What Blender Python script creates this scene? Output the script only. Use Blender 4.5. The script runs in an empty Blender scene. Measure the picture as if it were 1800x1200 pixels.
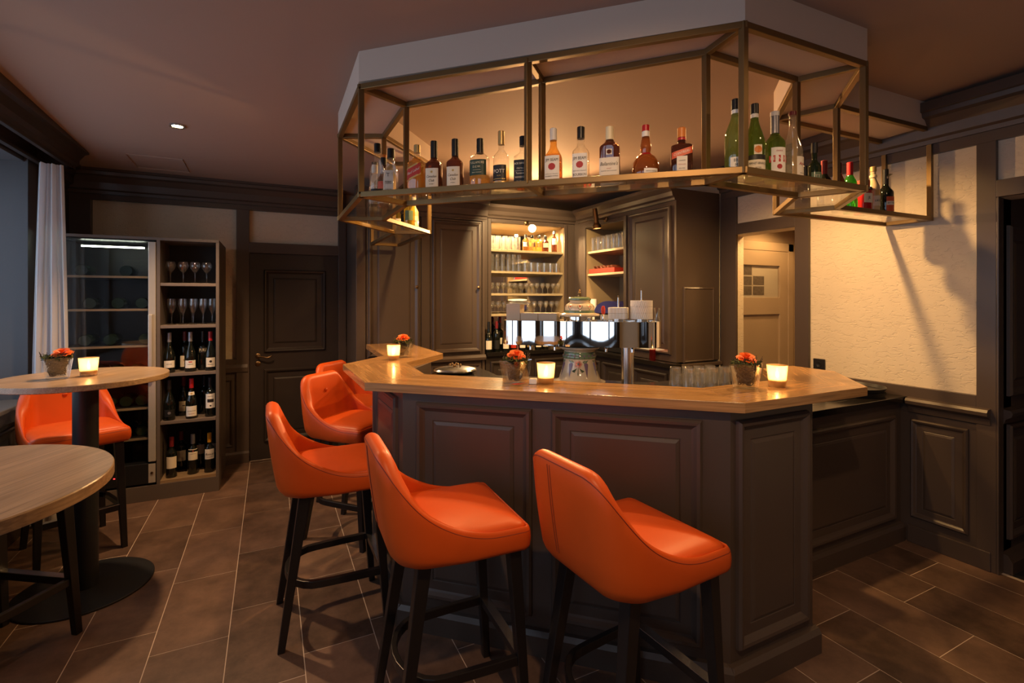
import bpy, bmesh, math, random
from mathutils import Vector, Matrix
random.seed(7)
R = math.radians
S = bpy.context.scene
COL = S.collection

# ---------------------------------------------------------------- camera
cam_d = bpy.data.cameras.new('camera')
cam = bpy.data.objects.new('camera', cam_d); COL.objects.link(cam)
cam.location = (0, 0, 1.55)
cam.rotation_euler = (R(90), 0, R(-26.2045))
cam_d.sensor_width = 36.0
cam_d.lens = 863.86 / 1800 * 36.0
cam_d.shift_y = -(600 - 524.56) / 1800
cam_d.clip_start = 0.05
S.camera = cam

# ---------------------------------------------------------------- world, lights, exposure
W = bpy.data.worlds.new('dusk'); S.world = W; W.use_nodes = True
bg = W.node_tree.nodes['Background']
bg.inputs[0].default_value = (0.66, 0.78, 1.0, 1); bg.inputs[1].default_value = 1.25
S.view_settings.view_transform = 'Standard'
S.view_settings.look = 'None'
S.view_settings.gamma = 1.0
S.view_settings.use_curve_mapping = False
S.view_settings.exposure = 0.95
S.cycles.use_denoising = True
S.cycles.transparent_max_bounces = 32
S.cycles.max_bounces = 10
S.cycles.sample_clamp_indirect = 4.0
S.cycles.caustics_refractive = False
S.cycles.caustics_reflective = False
WARM = (1.0, 0.57, 0.21)
WARM2 = (1.0, 0.55, 0.22)

def spot(name, loc, target, energy, angle, blend=0.4, radius=0.03, color=WARM):
    l = bpy.data.lights.new(name, 'SPOT'); l.energy = energy; l.color = color
    l.spot_size = R(angle); l.spot_blend = blend; l.shadow_soft_size = radius
    o = bpy.data.objects.new(name, l); COL.objects.link(o); o.location = loc
    d = Vector(target) - Vector(loc)
    o.rotation_euler = d.to_track_quat('-Z', 'Y').to_euler()
    return o
def point(name, loc, energy, radius=0.01, color=WARM2):
    l = bpy.data.lights.new(name, 'POINT'); l.energy = energy; l.color = color
    l.shadow_soft_size = radius
    o = bpy.data.objects.new(name, l); COL.objects.link(o); o.location = loc
    return o
# recessed ceiling downlights of the guest side
DOWN = [((-0.54, 3.82, 2.60), (-0.05, 3.70, 0), 66, 122, 0.7), ((-0.75, 1.55, 2.70), (-0.85, 1.55, 0), 17, 74, 0.8),
        ((0.35, 0.05, 2.74), (1.32, 1.65, 1.10), 48, 80, 0.7), ((2.15, 0.50, 2.74), (2.15, 0.50, 0), 10, 160, 0.8)]
for p, tg, e, an, bl in DOWN:
    spot('downlight_lamp', p, tg, e, an, bl, 0.03, (1.0, 0.60, 0.30))
# downlights over the bar well (inside the octagon of the hanging rack)
for p, e in (((2.75, 2.05, 2.66), 54), ((1.75, 2.45, 2.68), 30), ((1.20, 3.3, 2.62), 34)):
    spot('well_lamp', p, (p[0], p[1], 0), e, 155, 0.6, 0.03, WARM)
# swivel spotlights on the cabinet friezes
spot('frieze_spot_lamp', (2.44, 4.42, 2.27), (1.5, 2.2, 1.95), 130, 112, 0.5, 0.035, WARM2)
spot('well_lamp', (2.05, 3.75, 2.64), (2.65, 4.95, 1.65), 85, 80, 0.4, 0.03, (1.0, 0.68, 0.32))
spot('frieze_spot_lamp', (2.995, 4.125, 2.26), (3.01, 4.12, 1.2), 12, 90, 0.5, 0.03, WARM2)
# lamps hidden in the heads of the two lit niches
spot('niche_lamp', (2.30, 4.86, 2.345), (2.35, 4.95, 1.2), 44, 165, 0.3, 0.02, (1.0, 0.68, 0.32))
spot('niche_lamp', (2.78, 4.86, 2.345), (2.75, 4.95, 1.2), 32, 165, 0.3, 0.02, (1.0, 0.68, 0.32))
spot('niche_lamp', (3.24, 4.20, 2.345), (3.32, 4.20, 1.2), 44, 165, 0.3, 0.02, (1.0, 0.68, 0.32))
# unseen lamp added to brighten the passage behind the right-hand door opening
spot('passage_fill_light', (4.1, 2.75, 2.28), (4.15, 2.85, 0), 16, 150, 0.5, 0.05, WARM)
# daylight portals in the windows
def portal(loc, rot, sx, sy):
    l = bpy.data.lights.new('window_portal', 'AREA'); l.shape = 'RECTANGLE'; l.size = sx; l.size_y = sy
    l.cycles.is_portal = True
    o = bpy.data.objects.new('window_portal', l); COL.objects.link(o); o.location = loc; o.rotation_euler = rot
portal((-1.98, 2.74, 1.69), (0, R(-90), 0), 1.6, 3.4)
portal((-1.98, -0.80, 1.69), (0, R(-90), 0), 1.6, 2.8)

# ---------------------------------------------------------------- helpers
WM = {}                     # world matrices of the empties
class MB:
    def __init__(s): s.v = []; s.f = []; s.m = []; s.sm = []
    def add(s, vs, fs, smooth=False, mi=0):
        n = len(s.v); s.v += [tuple(p) for p in vs]
        for f in fs:
            s.f.append([n + i for i in f]); s.m.append(mi); s.sm.append(smooth)
        return s
    def box(s, x0, x1, y0, y1, z0, z1, mi=0):
        v = [(x, y, z) for z in (z0, z1) for y in (y0, y1) for x in (x0, x1)]
        return s.add(v, [(0, 2, 3, 1), (4, 5, 7, 6), (0, 1, 5, 4), (2, 6, 7, 3), (0, 4, 6, 2), (1, 3, 7, 5)], False, mi)
    def obox(s, c, u, hx, hy, z0, z1, mi=0):
        """box on a horizontal axis u (2D unit), half sizes hx along u, hy across"""
        n = (-u[1], u[0]); v = []
        for z in (z0, z1):
            for b in (-hy, hy):
                for a in (-hx, hx):
                    v.append((c[0] + u[0] * a + n[0] * b, c[1] + u[1] * a + n[1] * b, z))
        return s.add(v, [(0, 2, 3, 1), (4, 5, 7, 6), (0, 1, 5, 4), (2, 6, 7, 3), (0, 4, 6, 2), (1, 3, 7, 5)], False, mi)
    def prism(s, poly, z0, z1, mi=0):
        n = len(poly)
        z0f = z0 if callable(z0) else (lambda x, y: z0); z1f = z1 if callable(z1) else (lambda x, y: z1)
        a = sum(poly[i][0] * poly[(i + 1) % n][1] - poly[(i + 1) % n][0] * poly[i][1] for i in range(n))
        if a < 0: poly = poly[::-1]
        v = [(x, y, z0f(x, y)) for x, y in poly] + [(x, y, z1f(x, y)) for x, y in poly]
        f = [list(range(n))[::-1], list(range(n, 2 * n))]
        f += [(i, (i + 1) % n, n + (i + 1) % n, n + i) for i in range(n)]
        return s.add(v, f, False, mi)
    def lathe(s, prof, seg=20, c=(0, 0, 0), smooth=True, mi=0):
        v = []; f = []; k = len(prof)
        for r, z in prof:
            for i in range(seg):
                a = 2 * math.pi * i / seg
                v.append((c[0] + r * math.cos(a), c[1] + r * math.sin(a), c[2] + z))
        for j in range(k - 1):
            for i in range(seg):
                i2 = (i + 1) % seg
                f.append((j * seg + i, j * seg + i2, (j + 1) * seg + i2, (j + 1) * seg + i))
        if prof[0][0] > 1e-5: f.append(list(range(seg))[::-1])
        if prof[-1][0] > 1e-5: f.append([(k - 1) * seg + i for i in range(seg)])
        return s.add(v, f, smooth, mi)
    def tube(s, path, r, seg=8, closed=False, smooth=True, mi=0, rect=None):
        """round tube (or rect=(w,h) bar) along a 3D path"""
        P = [Vector(p) for p in path]; n = len(P); v = []; f = []
        if rect:
            w, h = rect; ring = [(-w / 2, -h / 2), (w / 2, -h / 2), (w / 2, h / 2), (-w / 2, h / 2)]; seg = 4; smooth = False
        else:
            ring = [(r * math.cos(2 * math.pi * i / seg), r * math.sin(2 * math.pi * i / seg)) for i in range(seg)]
        for i in range(n):
            if closed: t = (P[(i + 1) % n] - P[i - 1])
            else: t = P[min(i + 1, n - 1)] - P[max(i - 1, 0)]
            t.normalize()
            up = Vector((0, 0, 1)) if abs(t.z) < 0.95 else Vector((1, 0, 0))
            a = t.cross(up).normalized(); b = a.cross(t).normalized()
            k = 1.0
            if rect and 0 < i < n - 1 or (rect and closed):
                d1 = (P[i] - P[i - 1]).normalized(); k = 1 / max(0.5, abs(d1.dot(t)))
            for (x, y) in ring: v.append(P[i] + a * x * k + b * y)
        m = n if closed else n - 1
        for i in range(m):
            for j in range(seg):
                j2 = (j + 1) % seg; i2 = (i + 1) % n
                f.append((i * seg + j, i * seg + j2, i2 * seg + j2, i2 * seg + j))
        if not closed:
            f.append(list(range(seg))[::-1]); f.append([(n - 1) * seg + j for j in range(seg)])
        return s.add(v, f, smooth, mi)
    def panel(s, O, U, N, w, h, prof, mi=0):
        """moulded panel: nested mitred rectangles (inset, depth) standing on a wall"""
        O, U, N = Vector(O), Vector(U).normalized(), Vector(N).normalized(); Z = Vector((0, 0, 1)); v = []; f = []
        if U.cross(Z).dot(N) < 0: O = O + U * w; U = -U
        for ins, dep in prof:
            ins = min(ins, w / 2 - 0.004, h / 2 - 0.004)
            for a, b in ((ins, ins), (w - ins, ins), (w - ins, h - ins), (ins, h - ins)):
                v.append(O + U * a + Z * b + N * dep)
        for k in range(len(prof) - 1):
            for i in range(4):
                i2 = (i + 1) % 4
                f.append((k * 4 + i, k * 4 + i2, (k + 1) * 4 + i2, (k + 1) * 4 + i))
        k = len(prof) - 1
        f.append([k * 4 + i for i in range(4)])
        return s.add(v, f, False, mi)
    def extrude(s, prof, p0, p1, N, mi=0):
        """profile [(out, z)] swept from p0 to p1 (2D), out along N"""
        v = []; n = len(prof)
        for p in (p0, p1):
            for o, z in prof: v.append((p[0] + N[0] * o, p[1] + N[1] * o, z))
        f = [(i, (i + 1) % n, n + (i + 1) % n, n + i) for i in range(n)]
        f += [list(range(n))[::-1], list(range(n, 2 * n))]
        return s.add(v, f, False, mi)
    def mesh(s, name, mats):
        me = bpy.data.meshes.new(name); me.from_pydata(s.v, [], s.f)
        for m in (mats if isinstance(mats, (list, tuple)) else [mats]): me.materials.append(m)
        me.polygons.foreach_set('material_index', s.m); me.polygons.foreach_set('use_smooth', s.sm)
        bm = bmesh.new(); bm.from_mesh(me); bmesh.ops.recalc_face_normals(bm, faces=bm.faces)
        for e in bm.edges:
            if len(e.link_faces) == 2 and e.calc_face_angle(0) > 0.7: e.smooth = False
        bm.to_mesh(me); bm.free()
        me.update(); return me

def wm(o): return WM.get(o.name, Matrix.Identity(4)) if o else Matrix.Identity(4)
def link(name, me, parent=None, bevel=0, seg=2):
    o = bpy.data.objects.new(name, me); COL.objects.link(o)
    if parent: o.parent = parent
    WM[o.name] = wm(parent)
    if bevel:
        b = o.modifiers.new('bevel', 'BEVEL'); b.width = bevel; b.segments = seg; b.limit_method = 'ANGLE'; b.angle_limit = R(40)
    return o
def obj(name, mb, mats, parent=None, world=False, bevel=0, seg=2):
    if world and parent:
        inv = wm(parent).inverted(); mb.v = [tuple(inv @ Vector(p)) for p in mb.v]
    return link(name, mb.mesh(name, mats), parent, bevel, seg)
def tag(o, label=None, cat=None, group=None, kind=None):
    if label: o['label'] = label
    if cat: o['category'] = cat
    if group: o['group'] = group
    if kind: o['kind'] = kind
    return o
def thing(name, label, cat, loc=(0, 0, 0), rz=0, group=None, kind=None):
    o = bpy.data.objects.new(name, None); COL.objects.link(o); o.empty_display_size = 0.1
    o.location = loc; o.rotation_euler = (0, 0, rz)
    WM[o.name] = Matrix.Translation(Vector(loc)) @ Matrix.Rotation(rz, 4, 'Z')
    return tag(o, label, cat, group, kind)
def struct(name, label=None, cat=None):
    return thing(name, label, cat, kind='structure')
def kids(o): return [c for c in bpy.data.objects if c.parent == o]
def dup(root, loc, rz=0, label=None, group=None, scale=None):
    r = root.copy(); COL.objects.link(r); r.location = loc; r.rotation_euler = (0, 0, rz)
    if scale: r.scale = scale
    if label: r['label'] = label
    if group: r['group'] = group
    for ch in KIDS.setdefault(root.name, kids(root)):
        c = ch.copy(); COL.objects.link(c); c.parent = r
        for g in KIDS.setdefault(ch.name, kids(ch)):
            d = g.copy(); COL.objects.link(d); d.parent = c
    return r
KIDS = {}

# ---------------------------------------------------------------- materials
def srgb(r, g, b):
    f = lambda c: (c / 255 / 12.92) if c / 255 <= 0.04045 else ((c / 255 + 0.055) / 1.055) ** 2.4
    return (f(r), f(g), f(b), 1)
def newmat(name):
    m = bpy.data.materials.new(name); m.use_nodes = True
    nt = m.node_tree; b = nt.nodes['Principled BSDF']
    return m, nt, b
def N(nt, t, **kw):
    n = nt.nodes.new(t)
    for k, v in kw.items():
        if k in n.inputs: n.inputs[k].default_value = v
        else: setattr(n, k, v)
    return n
def paint(name, col, rough=0.45, metal=0.0, bump=0.0, bscale=60, var=0.08, vscale=3.0, spec=None, coat=0.0):
    m, nt, b = newmat(name)
    b.inputs['Roughness'].default_value = rough; b.inputs['Metallic'].default_value = metal
    if spec is not None: b.inputs['Specular IOR Level'].default_value = spec
    if coat: b.inputs['Coat Weight'].default_value = coat
    geo = N(nt, 'ShaderNodeNewGeometry')
    no = N(nt, 'ShaderNodeTexNoise', Scale=vscale, Detail=3.0); nt.links.new(geo.outputs['Position'], no.inputs['Vector'])
    mx = N(nt, 'ShaderNodeMix', data_type='RGBA')
    c = Vector(col[:3])
    mx.inputs[6].default_value = (*(c * (1 - var)), 1); mx.inputs[7].default_value = (*(c * (1 + var)), 1)
    nt.links.new(no.outputs['Fac'], mx.inputs[0]); nt.links.new(mx.outputs[2], b.inputs['Base Color'])
    if bump:
        n2 = N(nt, 'ShaderNodeTexNoise', Scale=bscale, Detail=4.0); nt.links.new(geo.outputs['Position'], n2.inputs['Vector'])
        bp = N(nt, 'ShaderNodeBump', Strength=bump, Distance=0.002)
        nt.links.new(n2.outputs['Fac'], bp.inputs['Height']); nt.links.new(bp.outputs[0], b.inputs['Normal'])
    return m
def wood(name, c1, c2, ang, rough=0.32, sc=1.0, coat=0.0):
    m, nt, b = newmat(name)
    b.inputs['Roughness'].default_value = rough
    if coat: b.inputs['Coat Weight'].default_value = coat; b.inputs['Coat Roughness'].default_value = 0.2
    geo = N(nt, 'ShaderNodeNewGeometry')
    mp = N(nt, 'ShaderNodeMapping'); mp.inputs['Rotation'].default_value = (0, 0, -ang)
    mp2 = N(nt, 'ShaderNodeMapping'); mp2.inputs['Scale'].default_value = (1.1 * sc, 14 * sc, 14 * sc)
    nt.links.new(geo.outputs['Position'], mp.inputs[0]); nt.links.new(mp.outputs[0], mp2.inputs[0])
    n1 = N(nt, 'ShaderNodeTexNoise', Scale=1.6, Detail=6.0, Roughness=0.62, Distortion=0.9); nt.links.new(mp2.outputs[0], n1.inputs['Vector'])
    mp3 = N(nt, 'ShaderNodeMapping'); mp3.inputs['Scale'].default_value = (4 * sc, 190 * sc, 190 * sc); nt.links.new(mp.outputs[0], mp3.inputs[0])
    n2 = N(nt, 'ShaderNodeTexNoise', Scale=1.0, Detail=2.0); nt.links.new(mp3.outputs[0], n2.inputs['Vector'])
    r1 = N(nt, 'ShaderNodeValToRGB'); r1.color_ramp.elements[0].position = 0.32; r1.color_ramp.elements[1].position = 0.68
    r1.color_ramp.elements[0].color = c1; r1.color_ramp.elements[1].color = c2
    nt.links.new(n1.outputs['Fac'], r1.inputs[0])
    r2 = N(nt, 'ShaderNodeMapRange'); r2.inputs[1].default_value = 0.35; r2.inputs[2].default_value = 0.6; r2.inputs[3].default_value = 0.72; r2.inputs[4].default_value = 1.04
    nt.links.new(n2.outputs['Fac'], r2.inputs[0])
    mx = N(nt, 'ShaderNodeMix', data_type='RGBA', blend_type='MULTIPLY'); mx.inputs[0].default_value = 1
    nt.links.new(r1.outputs[0], mx.inputs[6]); nt.links.new(r2.outputs[0], mx.inputs[7]); nt.links.new(mx.outputs[2], b.inputs['Base Color'])
    bp = N(nt, 'ShaderNodeBump', Strength=0.15, Distance=0.001); nt.links.new(n2.outputs['Fac'], bp.inputs['Height']); nt.links.new(bp.outputs[0], b.inputs['Normal'])
    return m
def two_sided(nt, fr, ior):
    # a thin sheet reflects alike on both of its faces
    geo = N(nt, 'ShaderNodeNewGeometry'); mr = N(nt, 'ShaderNodeMapRange')
    mr.inputs[3].default_value = ior; mr.inputs[4].default_value = 1 / ior
    nt.links.new(geo.outputs['Backfacing'], mr.inputs[0]); nt.links.new(mr.outputs[0], fr.inputs['IOR'])
def thin_glass(name, tint=(1, 1, 1), gloss=0.06, rough=0.02, frost=0.0, f_ior=1.45):
    m = bpy.data.materials.new(name); m.use_nodes = True; nt = m.node_tree; nt.nodes.clear()
    out = N(nt, 'ShaderNodeOutputMaterial'); tr = N(nt, 'ShaderNodeBsdfTransparent'); tr.inputs[0].default_value = (*tint, 1)
    gl = N(nt, 'ShaderNodeBsdfGlossy', Roughness=rough); gl.inputs[0].default_value = (1, 1, 1, 1)
    fr = N(nt, 'ShaderNodeFresnel'); two_sided(nt, fr, f_ior); ad = N(nt, 'ShaderNodeMath', operation='ADD'); ad.inputs[1].default_value = gloss; ad.use_clamp = True
    nt.links.new(fr.outputs[0], ad.inputs[0])
    mx = N(nt, 'ShaderNodeMixShader'); nt.links.new(ad.outputs[0], mx.inputs[0])
    base = tr.outputs[0]
    if frost:
        df = N(nt, 'ShaderNodeBsdfTranslucent'); df.inputs[0].default_value = (*tint, 1); d2 = N(nt, 'ShaderNodeBsdfDiffuse'); d2.inputs[0].default_value = (*tint, 1)
        a = N(nt, 'ShaderNodeMixShader'); a.inputs[0].default_value = 0.45; nt.links.new(df.outputs[0], a.inputs[1]); nt.links.new(d2.outputs[0], a.inputs[2])
        b2 = N(nt, 'ShaderNodeMixShader'); b2.inputs[0].default_value = frost; nt.links.new(tr.outputs[0], b2.inputs[1]); nt.links.new(a.outputs[0], b2.inputs[2]); base = b2.outputs[0]
    nt.links.new(base, mx.inputs[1]); nt.links.new(gl.outputs[0], mx.inputs[2]); nt.links.new(mx.outputs[0], out.inputs[0])
    return m
def solid_glass(name, col, frost=0.10):
    return thin_glass(name, col, 0.03, 0.02, frost)
def emit(name, col, strength):
    m = bpy.data.materials.new(name); m.use_nodes = True; nt = m.node_tree; nt.nodes.clear()
    e = N(nt, 'ShaderNodeEmission', Strength=strength); e.inputs[0].default_value = (*col, 1)
    o = N(nt, 'ShaderNodeOutputMaterial'); nt.links.new(e.outputs[0], o.inputs[0]); return m

M = {}
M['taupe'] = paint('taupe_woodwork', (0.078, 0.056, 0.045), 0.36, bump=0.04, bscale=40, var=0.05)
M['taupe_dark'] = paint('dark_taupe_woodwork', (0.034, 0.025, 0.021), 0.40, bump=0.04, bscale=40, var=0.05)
M['taupe_lit'] = paint('tan_door_paint', (0.36, 0.27, 0.18), 0.45, var=0.05)
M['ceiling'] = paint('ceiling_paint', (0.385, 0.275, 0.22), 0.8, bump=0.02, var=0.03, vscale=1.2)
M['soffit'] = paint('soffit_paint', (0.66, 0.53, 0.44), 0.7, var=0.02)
M['orange'] = paint('orange_leather', (0.63, 0.088, 0.010), 0.42, spec=0.32, bump=0.12, bscale=420, var=0.06, vscale=9)
M['orange_dark'] = paint('orange_stitching', (0.20, 0.02, 0.004), 0.6)
M['black_wood'] = paint('black_stained_wood', (0.010, 0.008, 0.008), 0.34, bump=0.05)
M['black_metal'] = paint('black_powder_coat', (0.012, 0.013, 0.016), 0.42)
M['steel'] = paint('brushed_steel', (0.62, 0.62, 0.62), 0.25, 1.0, var=0.03)
M['bronze'] = paint('bronze_tube', (0.235, 0.150, 0.062), 0.42, 0.75, var=0.04)
M['brass'] = paint('brass', (0.60, 0.40, 0.16), 0.3, 1.0)
M['dark_brass'] = paint('aged_brass', (0.22, 0.14, 0.07), 0.35, 1.0)
M['grout'] = paint('floor_grout', (0.62, 0.50, 0.40), 0.9)
M['black_top'] = paint('black_worktop', (0.012, 0.010, 0.009), 0.16, var=0.1)
M['black_plastic'] = paint('black_plastic', (0.012, 0.012, 0.013), 0.35)
M['shelf_paint'] = paint('shelf_paint', (0.46, 0.37, 0.23), 0.45, var=0.04)
M['niche_paint'] = paint('niche_paint', (0.36, 0.265, 0.15), 0.45, var=0.04)
M['fridge_black'] = paint('fridge_interior', (0.010, 0.010, 0.012), 0.45)
M['silver_strip'] = paint('anodised_door_strip', (0.50, 0.47, 0.43), 0.35, 0.3)
M['carcass'] = paint('grey_brown_carcass', (0.125, 0.100, 0.085), 0.5, var=0.04)
M['carcass_in'] = paint('dark_carcass_lining', (0.022, 0.017, 0.015), 0.6)
M['shelf_grey'] = paint('grey_shelf_board', (0.17, 0.135, 0.112), 0.5)
M['wood_shelf'] = wood('pale_shelf_board', (0.30, 0.20, 0.11, 1), (0.40, 0.28, 0.16, 1), 0)
M['ceramic'] = paint('cream_ceramic', (0.72, 0.62, 0.46), 0.12, var=0.03, coat=0.5)
M['ceramic_green'] = paint('green_glaze', (0.16, 0.24, 0.15), 0.12, var=0.2, vscale=30, coat=0.5)
M['glaze_red'] = paint('red_glaze', (0.50, 0.10, 0.06), 0.15, var=0.3, vscale=60)
M['glaze_lilac'] = paint('lilac_glaze', (0.22, 0.15, 0.24), 0.15, var=0.2, vscale=50)
M['glaze_dark'] = paint('dark_green_line', (0.06, 0.09, 0.05), 0.2)
M['glaze_pink'] = paint('pink_glaze', (0.62, 0.30, 0.22), 0.15, var=0.2, vscale=60)
M['white'] = paint('white_plastic', (0.75, 0.72, 0.66), 0.45)
M['paper'] = paint('cream_paper', (0.80, 0.72, 0.58), 0.7, var=0.03)
M['paper_white'] = paint('white_paper', (0.86, 0.82, 0.74), 0.7, var=0.03)
M['paper_grey'] = paint('grey_beermat_card', (0.50, 0.43, 0.36), 0.8, var=0.05, vscale=60)
M['doily'] = paint('embossed_white_paper', (0.80, 0.76, 0.70), 0.8, bump=0.6, bscale=160)
M['ink'] = paint('black_ink', (0.015, 0.012, 0.012), 0.6)
M['ink_red'] = paint('red_ink', (0.42, 0.03, 0.03), 0.5)
M['ink_gold'] = paint('gold_foil', (0.62, 0.42, 0.14), 0.35, 0.4)
M['red_label'] = paint('red_label_paper', (0.50, 0.03, 0.015), 0.5)
M['green_label'] = paint('dark_green_label', (0.018, 0.045, 0.028), 0.5)
M['black_label'] = paint('black_label', (0.012, 0.012, 0.012), 0.5)
M['orange_red_label'] = paint('orange_red_label', (0.65, 0.10, 0.03), 0.5)
M['cap_black'] = paint('black_cap', (0.012, 0.011, 0.011), 0.35)
M['cap_white'] = paint('white_cap', (0.80, 0.76, 0.70), 0.4)
M['cap_cream'] = paint('cream_cap', (0.78, 0.66, 0.42), 0.4)
M['cap_gold'] = paint('gold_cap', (0.62, 0.44, 0.18), 0.35, 0.6)
M['cap_red'] = paint('red_wax_cap', (0.45, 0.015, 0.02), 0.35)
M['cap_darkred'] = paint('dark_red_capsule', (0.16, 0.012, 0.015), 0.35)
M['cap_orange'] = paint('orange_cap', (0.65, 0.20, 0.03), 0.4)
M['cap_yellow'] = paint('yellow_capsule', (0.80, 0.36, 0.02), 0.4)
M['cap_grey'] = paint('grey_capsule', (0.28, 0.28, 0.32), 0.35, 0.5)
M['mirror'] = paint('mirror', (0.86, 0.84, 0.80), 0.02, 1.0, var=0.0)
M['chrome'] = paint('polished_chrome', (0.92, 0.91, 0.88), 0.03, 1.0, bump=0.05, bscale=5, var=0.0)
M['pane'] = thin_glass('clear_pane', (0.97, 0.98, 0.97), 0.01)
M['shelf_glass'] = thin_glass('shelf_glass', (0.96, 0.96, 0.94), 0.02)
M['glassware'] = thin_glass('glassware', (0.97, 0.97, 0.96), 0.08, 0.06, 0.045)
M['glass_clear'] = solid_glass('bottle_glass_clear', (0.96, 0.95, 0.92), 0.04)
M['stemware'] = thin_glass('clear_stemware', (0.97, 0.97, 0.97), 0.03, 0.02, 0.006)
M['vase_glass'] = thin_glass('vase_glass', (0.96, 0.97, 0.96), 0.06, 0.01)
M['wine_glass_dark'] = paint('dark_wine_bottle', (0.006, 0.008, 0.006), 0.06, spec=0.6)
M['green_bottle_dark'] = paint('dark_green_bottle', (0.010, 0.022, 0.010), 0.08)
M['amber'] = solid_glass('amber_spirit', (0.92, 0.65, 0.28))
M['amber_dark'] = solid_glass('dark_amber_spirit', (0.62, 0.34, 0.14))
M['amber_deep'] = solid_glass('deep_brown_glass', (0.33, 0.17, 0.11))
M['gold_liq'] = solid_glass('golden_spirit', (0.95, 0.77, 0.45))
M['green_glass'] = solid_glass('green_bottle_glass', (0.36, 0.5, 0.15))
M['green_bright'] = solid_glass('bright_green_spirit', (0.18, 0.67, 0.14))
M['green_pale'] = solid_glass('pale_green_glass', (0.52, 0.63, 0.3))
M['yellow_liq'] = solid_glass('yellow_liqueur', (0.92, 0.77, 0.18))
M['red_liq'] = solid_glass('red_syrup', (0.6, 0.08, 0.08))
M['cream_liq'] = paint('cream_liqueur_bottle', (0.62, 0.50, 0.30), 0.12)
M['red_bottle'] = paint('red_bottle', (0.42, 0.015, 0.02), 0.15)
M['wax'] = paint('candle_wax', (0.85, 0.70, 0.45), 0.6)
M['flame'] = emit('flame', (1.0, 0.62, 0.22), 60)
M['lamp_glow'] = emit('lamp_glow', (1.0, 0.70, 0.34), 90)
M['led'] = emit('led_strip', (0.93, 1.0, 0.80), 9)
M['red_led'] = emit('red_indicator', (1.0, 0.02, 0.02), 4)
M['moss'] = paint('moss', (0.075, 0.085, 0.018), 0.9, bump=1.0, bscale=220, var=0.5, vscale=50)
M['twig'] = paint('dry_twigs', (0.040, 0.026, 0.018), 0.8, var=0.4, vscale=60)
M['petal'] = paint('orange_petals', (0.85, 0.16, 0.015), 0.55, var=0.25, vscale=60)
M['blue_plastic'] = paint('dark_blue_plastic', (0.02, 0.02, 0.10), 0.25)
M['brown_packet'] = paint('brown_packet', (0.10, 0.03, 0.015), 0.35, var=0.4, vscale=40)
M['mat_black'] = paint('black_doormat', (0.006, 0.006, 0.006), 0.95, bump=0.5)
M['window_frame'] = paint('grey_window_reveal', (0.10, 0.105, 0.115), 0.5)
M['photo'] = paint('photo_print', (0.10, 0.08, 0.07), 0.3, var=0.9, vscale=45)
M['oak_table'] = wood('light_oak_table', (0.36, 0.235, 0.13, 1), (0.52, 0.36, 0.22, 1), R(64), 0.30, 1.0)
def oak_bar(a): return wood('honey_oak_bar_top', (0.31, 0.16, 0.058, 1), (0.52, 0.29, 0.115, 1), a, 0.24, 0.9, 0.3)

# candle cup: frosted translucent glass
def candle_glass():
    m = bpy.data.materials.new('frosted_candle_glass'); m.use_nodes = True; nt = m.node_tree; nt.nodes.clear()
    out = N(nt, 'ShaderNodeOutputMaterial'); tl = N(nt, 'ShaderNodeBsdfTranslucent'); tl.inputs[0].default_value = (0.95, 0.72, 0.42, 1)
    tr = N(nt, 'ShaderNodeBsdfTransparent'); a = N(nt, 'ShaderNodeMixShader'); a.inputs[0].default_value = 0.42
    nt.links.new(tl.outputs[0], a.inputs[1]); nt.links.new(tr.outputs[0], a.inputs[2])
    gl = N(nt, 'ShaderNodeBsdfGlossy', Roughness=0.12); fr = N(nt, 'ShaderNodeFresnel'); two_sided(nt, fr, 1.4)
    b = N(nt, 'ShaderNodeMixShader'); nt.links.new(fr.outputs[0], b.inputs[0]); nt.links.new(a.outputs[0], b.inputs[1]); nt.links.new(gl.outputs[0], b.inputs[2])
    nt.links.new(b.outputs[0], out.inputs[0]); return m
M['candle_glass'] = candle_glass()
# rough plaster
def plaster():
    m, nt, b = newmat('rough_cream_plaster')
    b.inputs['Roughness'].default_value = 0.85; b.inputs['Base Color'].default_value = (0.70, 0.60, 0.46, 1)
    geo = N(nt, 'ShaderNodeNewGeometry'); mp = N(nt, 'ShaderNodeMapping'); mp.inputs['Scale'].default_value = (34, 22, 56)
    nt.links.new(geo.outputs['Position'], mp.inputs[0])
    n1 = N(nt, 'ShaderNodeTexNoise', Scale=1.0, Detail=3.0, Distortion=1.2); nt.links.new(mp.outputs[0], n1.inputs['Vector'])
    r = N(nt, 'ShaderNodeValToRGB'); r.color_ramp.elements[0].position = 0.36; r.color_ramp.elements[1].position = 0.46
    nt.links.new(n1.outputs['Fac'], r.inputs[0])
    n2 = N(nt, 'ShaderNodeTexNoise', Scale=5.0, Detail=4.0); nt.links.new(geo.outputs['Position'], n2.inputs['Vector'])
    ad = N(nt, 'ShaderNodeMath', operation='ADD'); nt.links.new(r.outputs[0], ad.inputs[0]); nt.links.new(n2.outputs['Fac'], ad.inputs[1])
    bp = N(nt, 'ShaderNodeBump', Strength=0.6, Distance=0.0028); nt.links.new(ad.outputs[0], bp.inputs['Height']); nt.links.new(bp.outputs[0], b.inputs['Normal'])
    return m
M['plaster'] = plaster()
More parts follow.
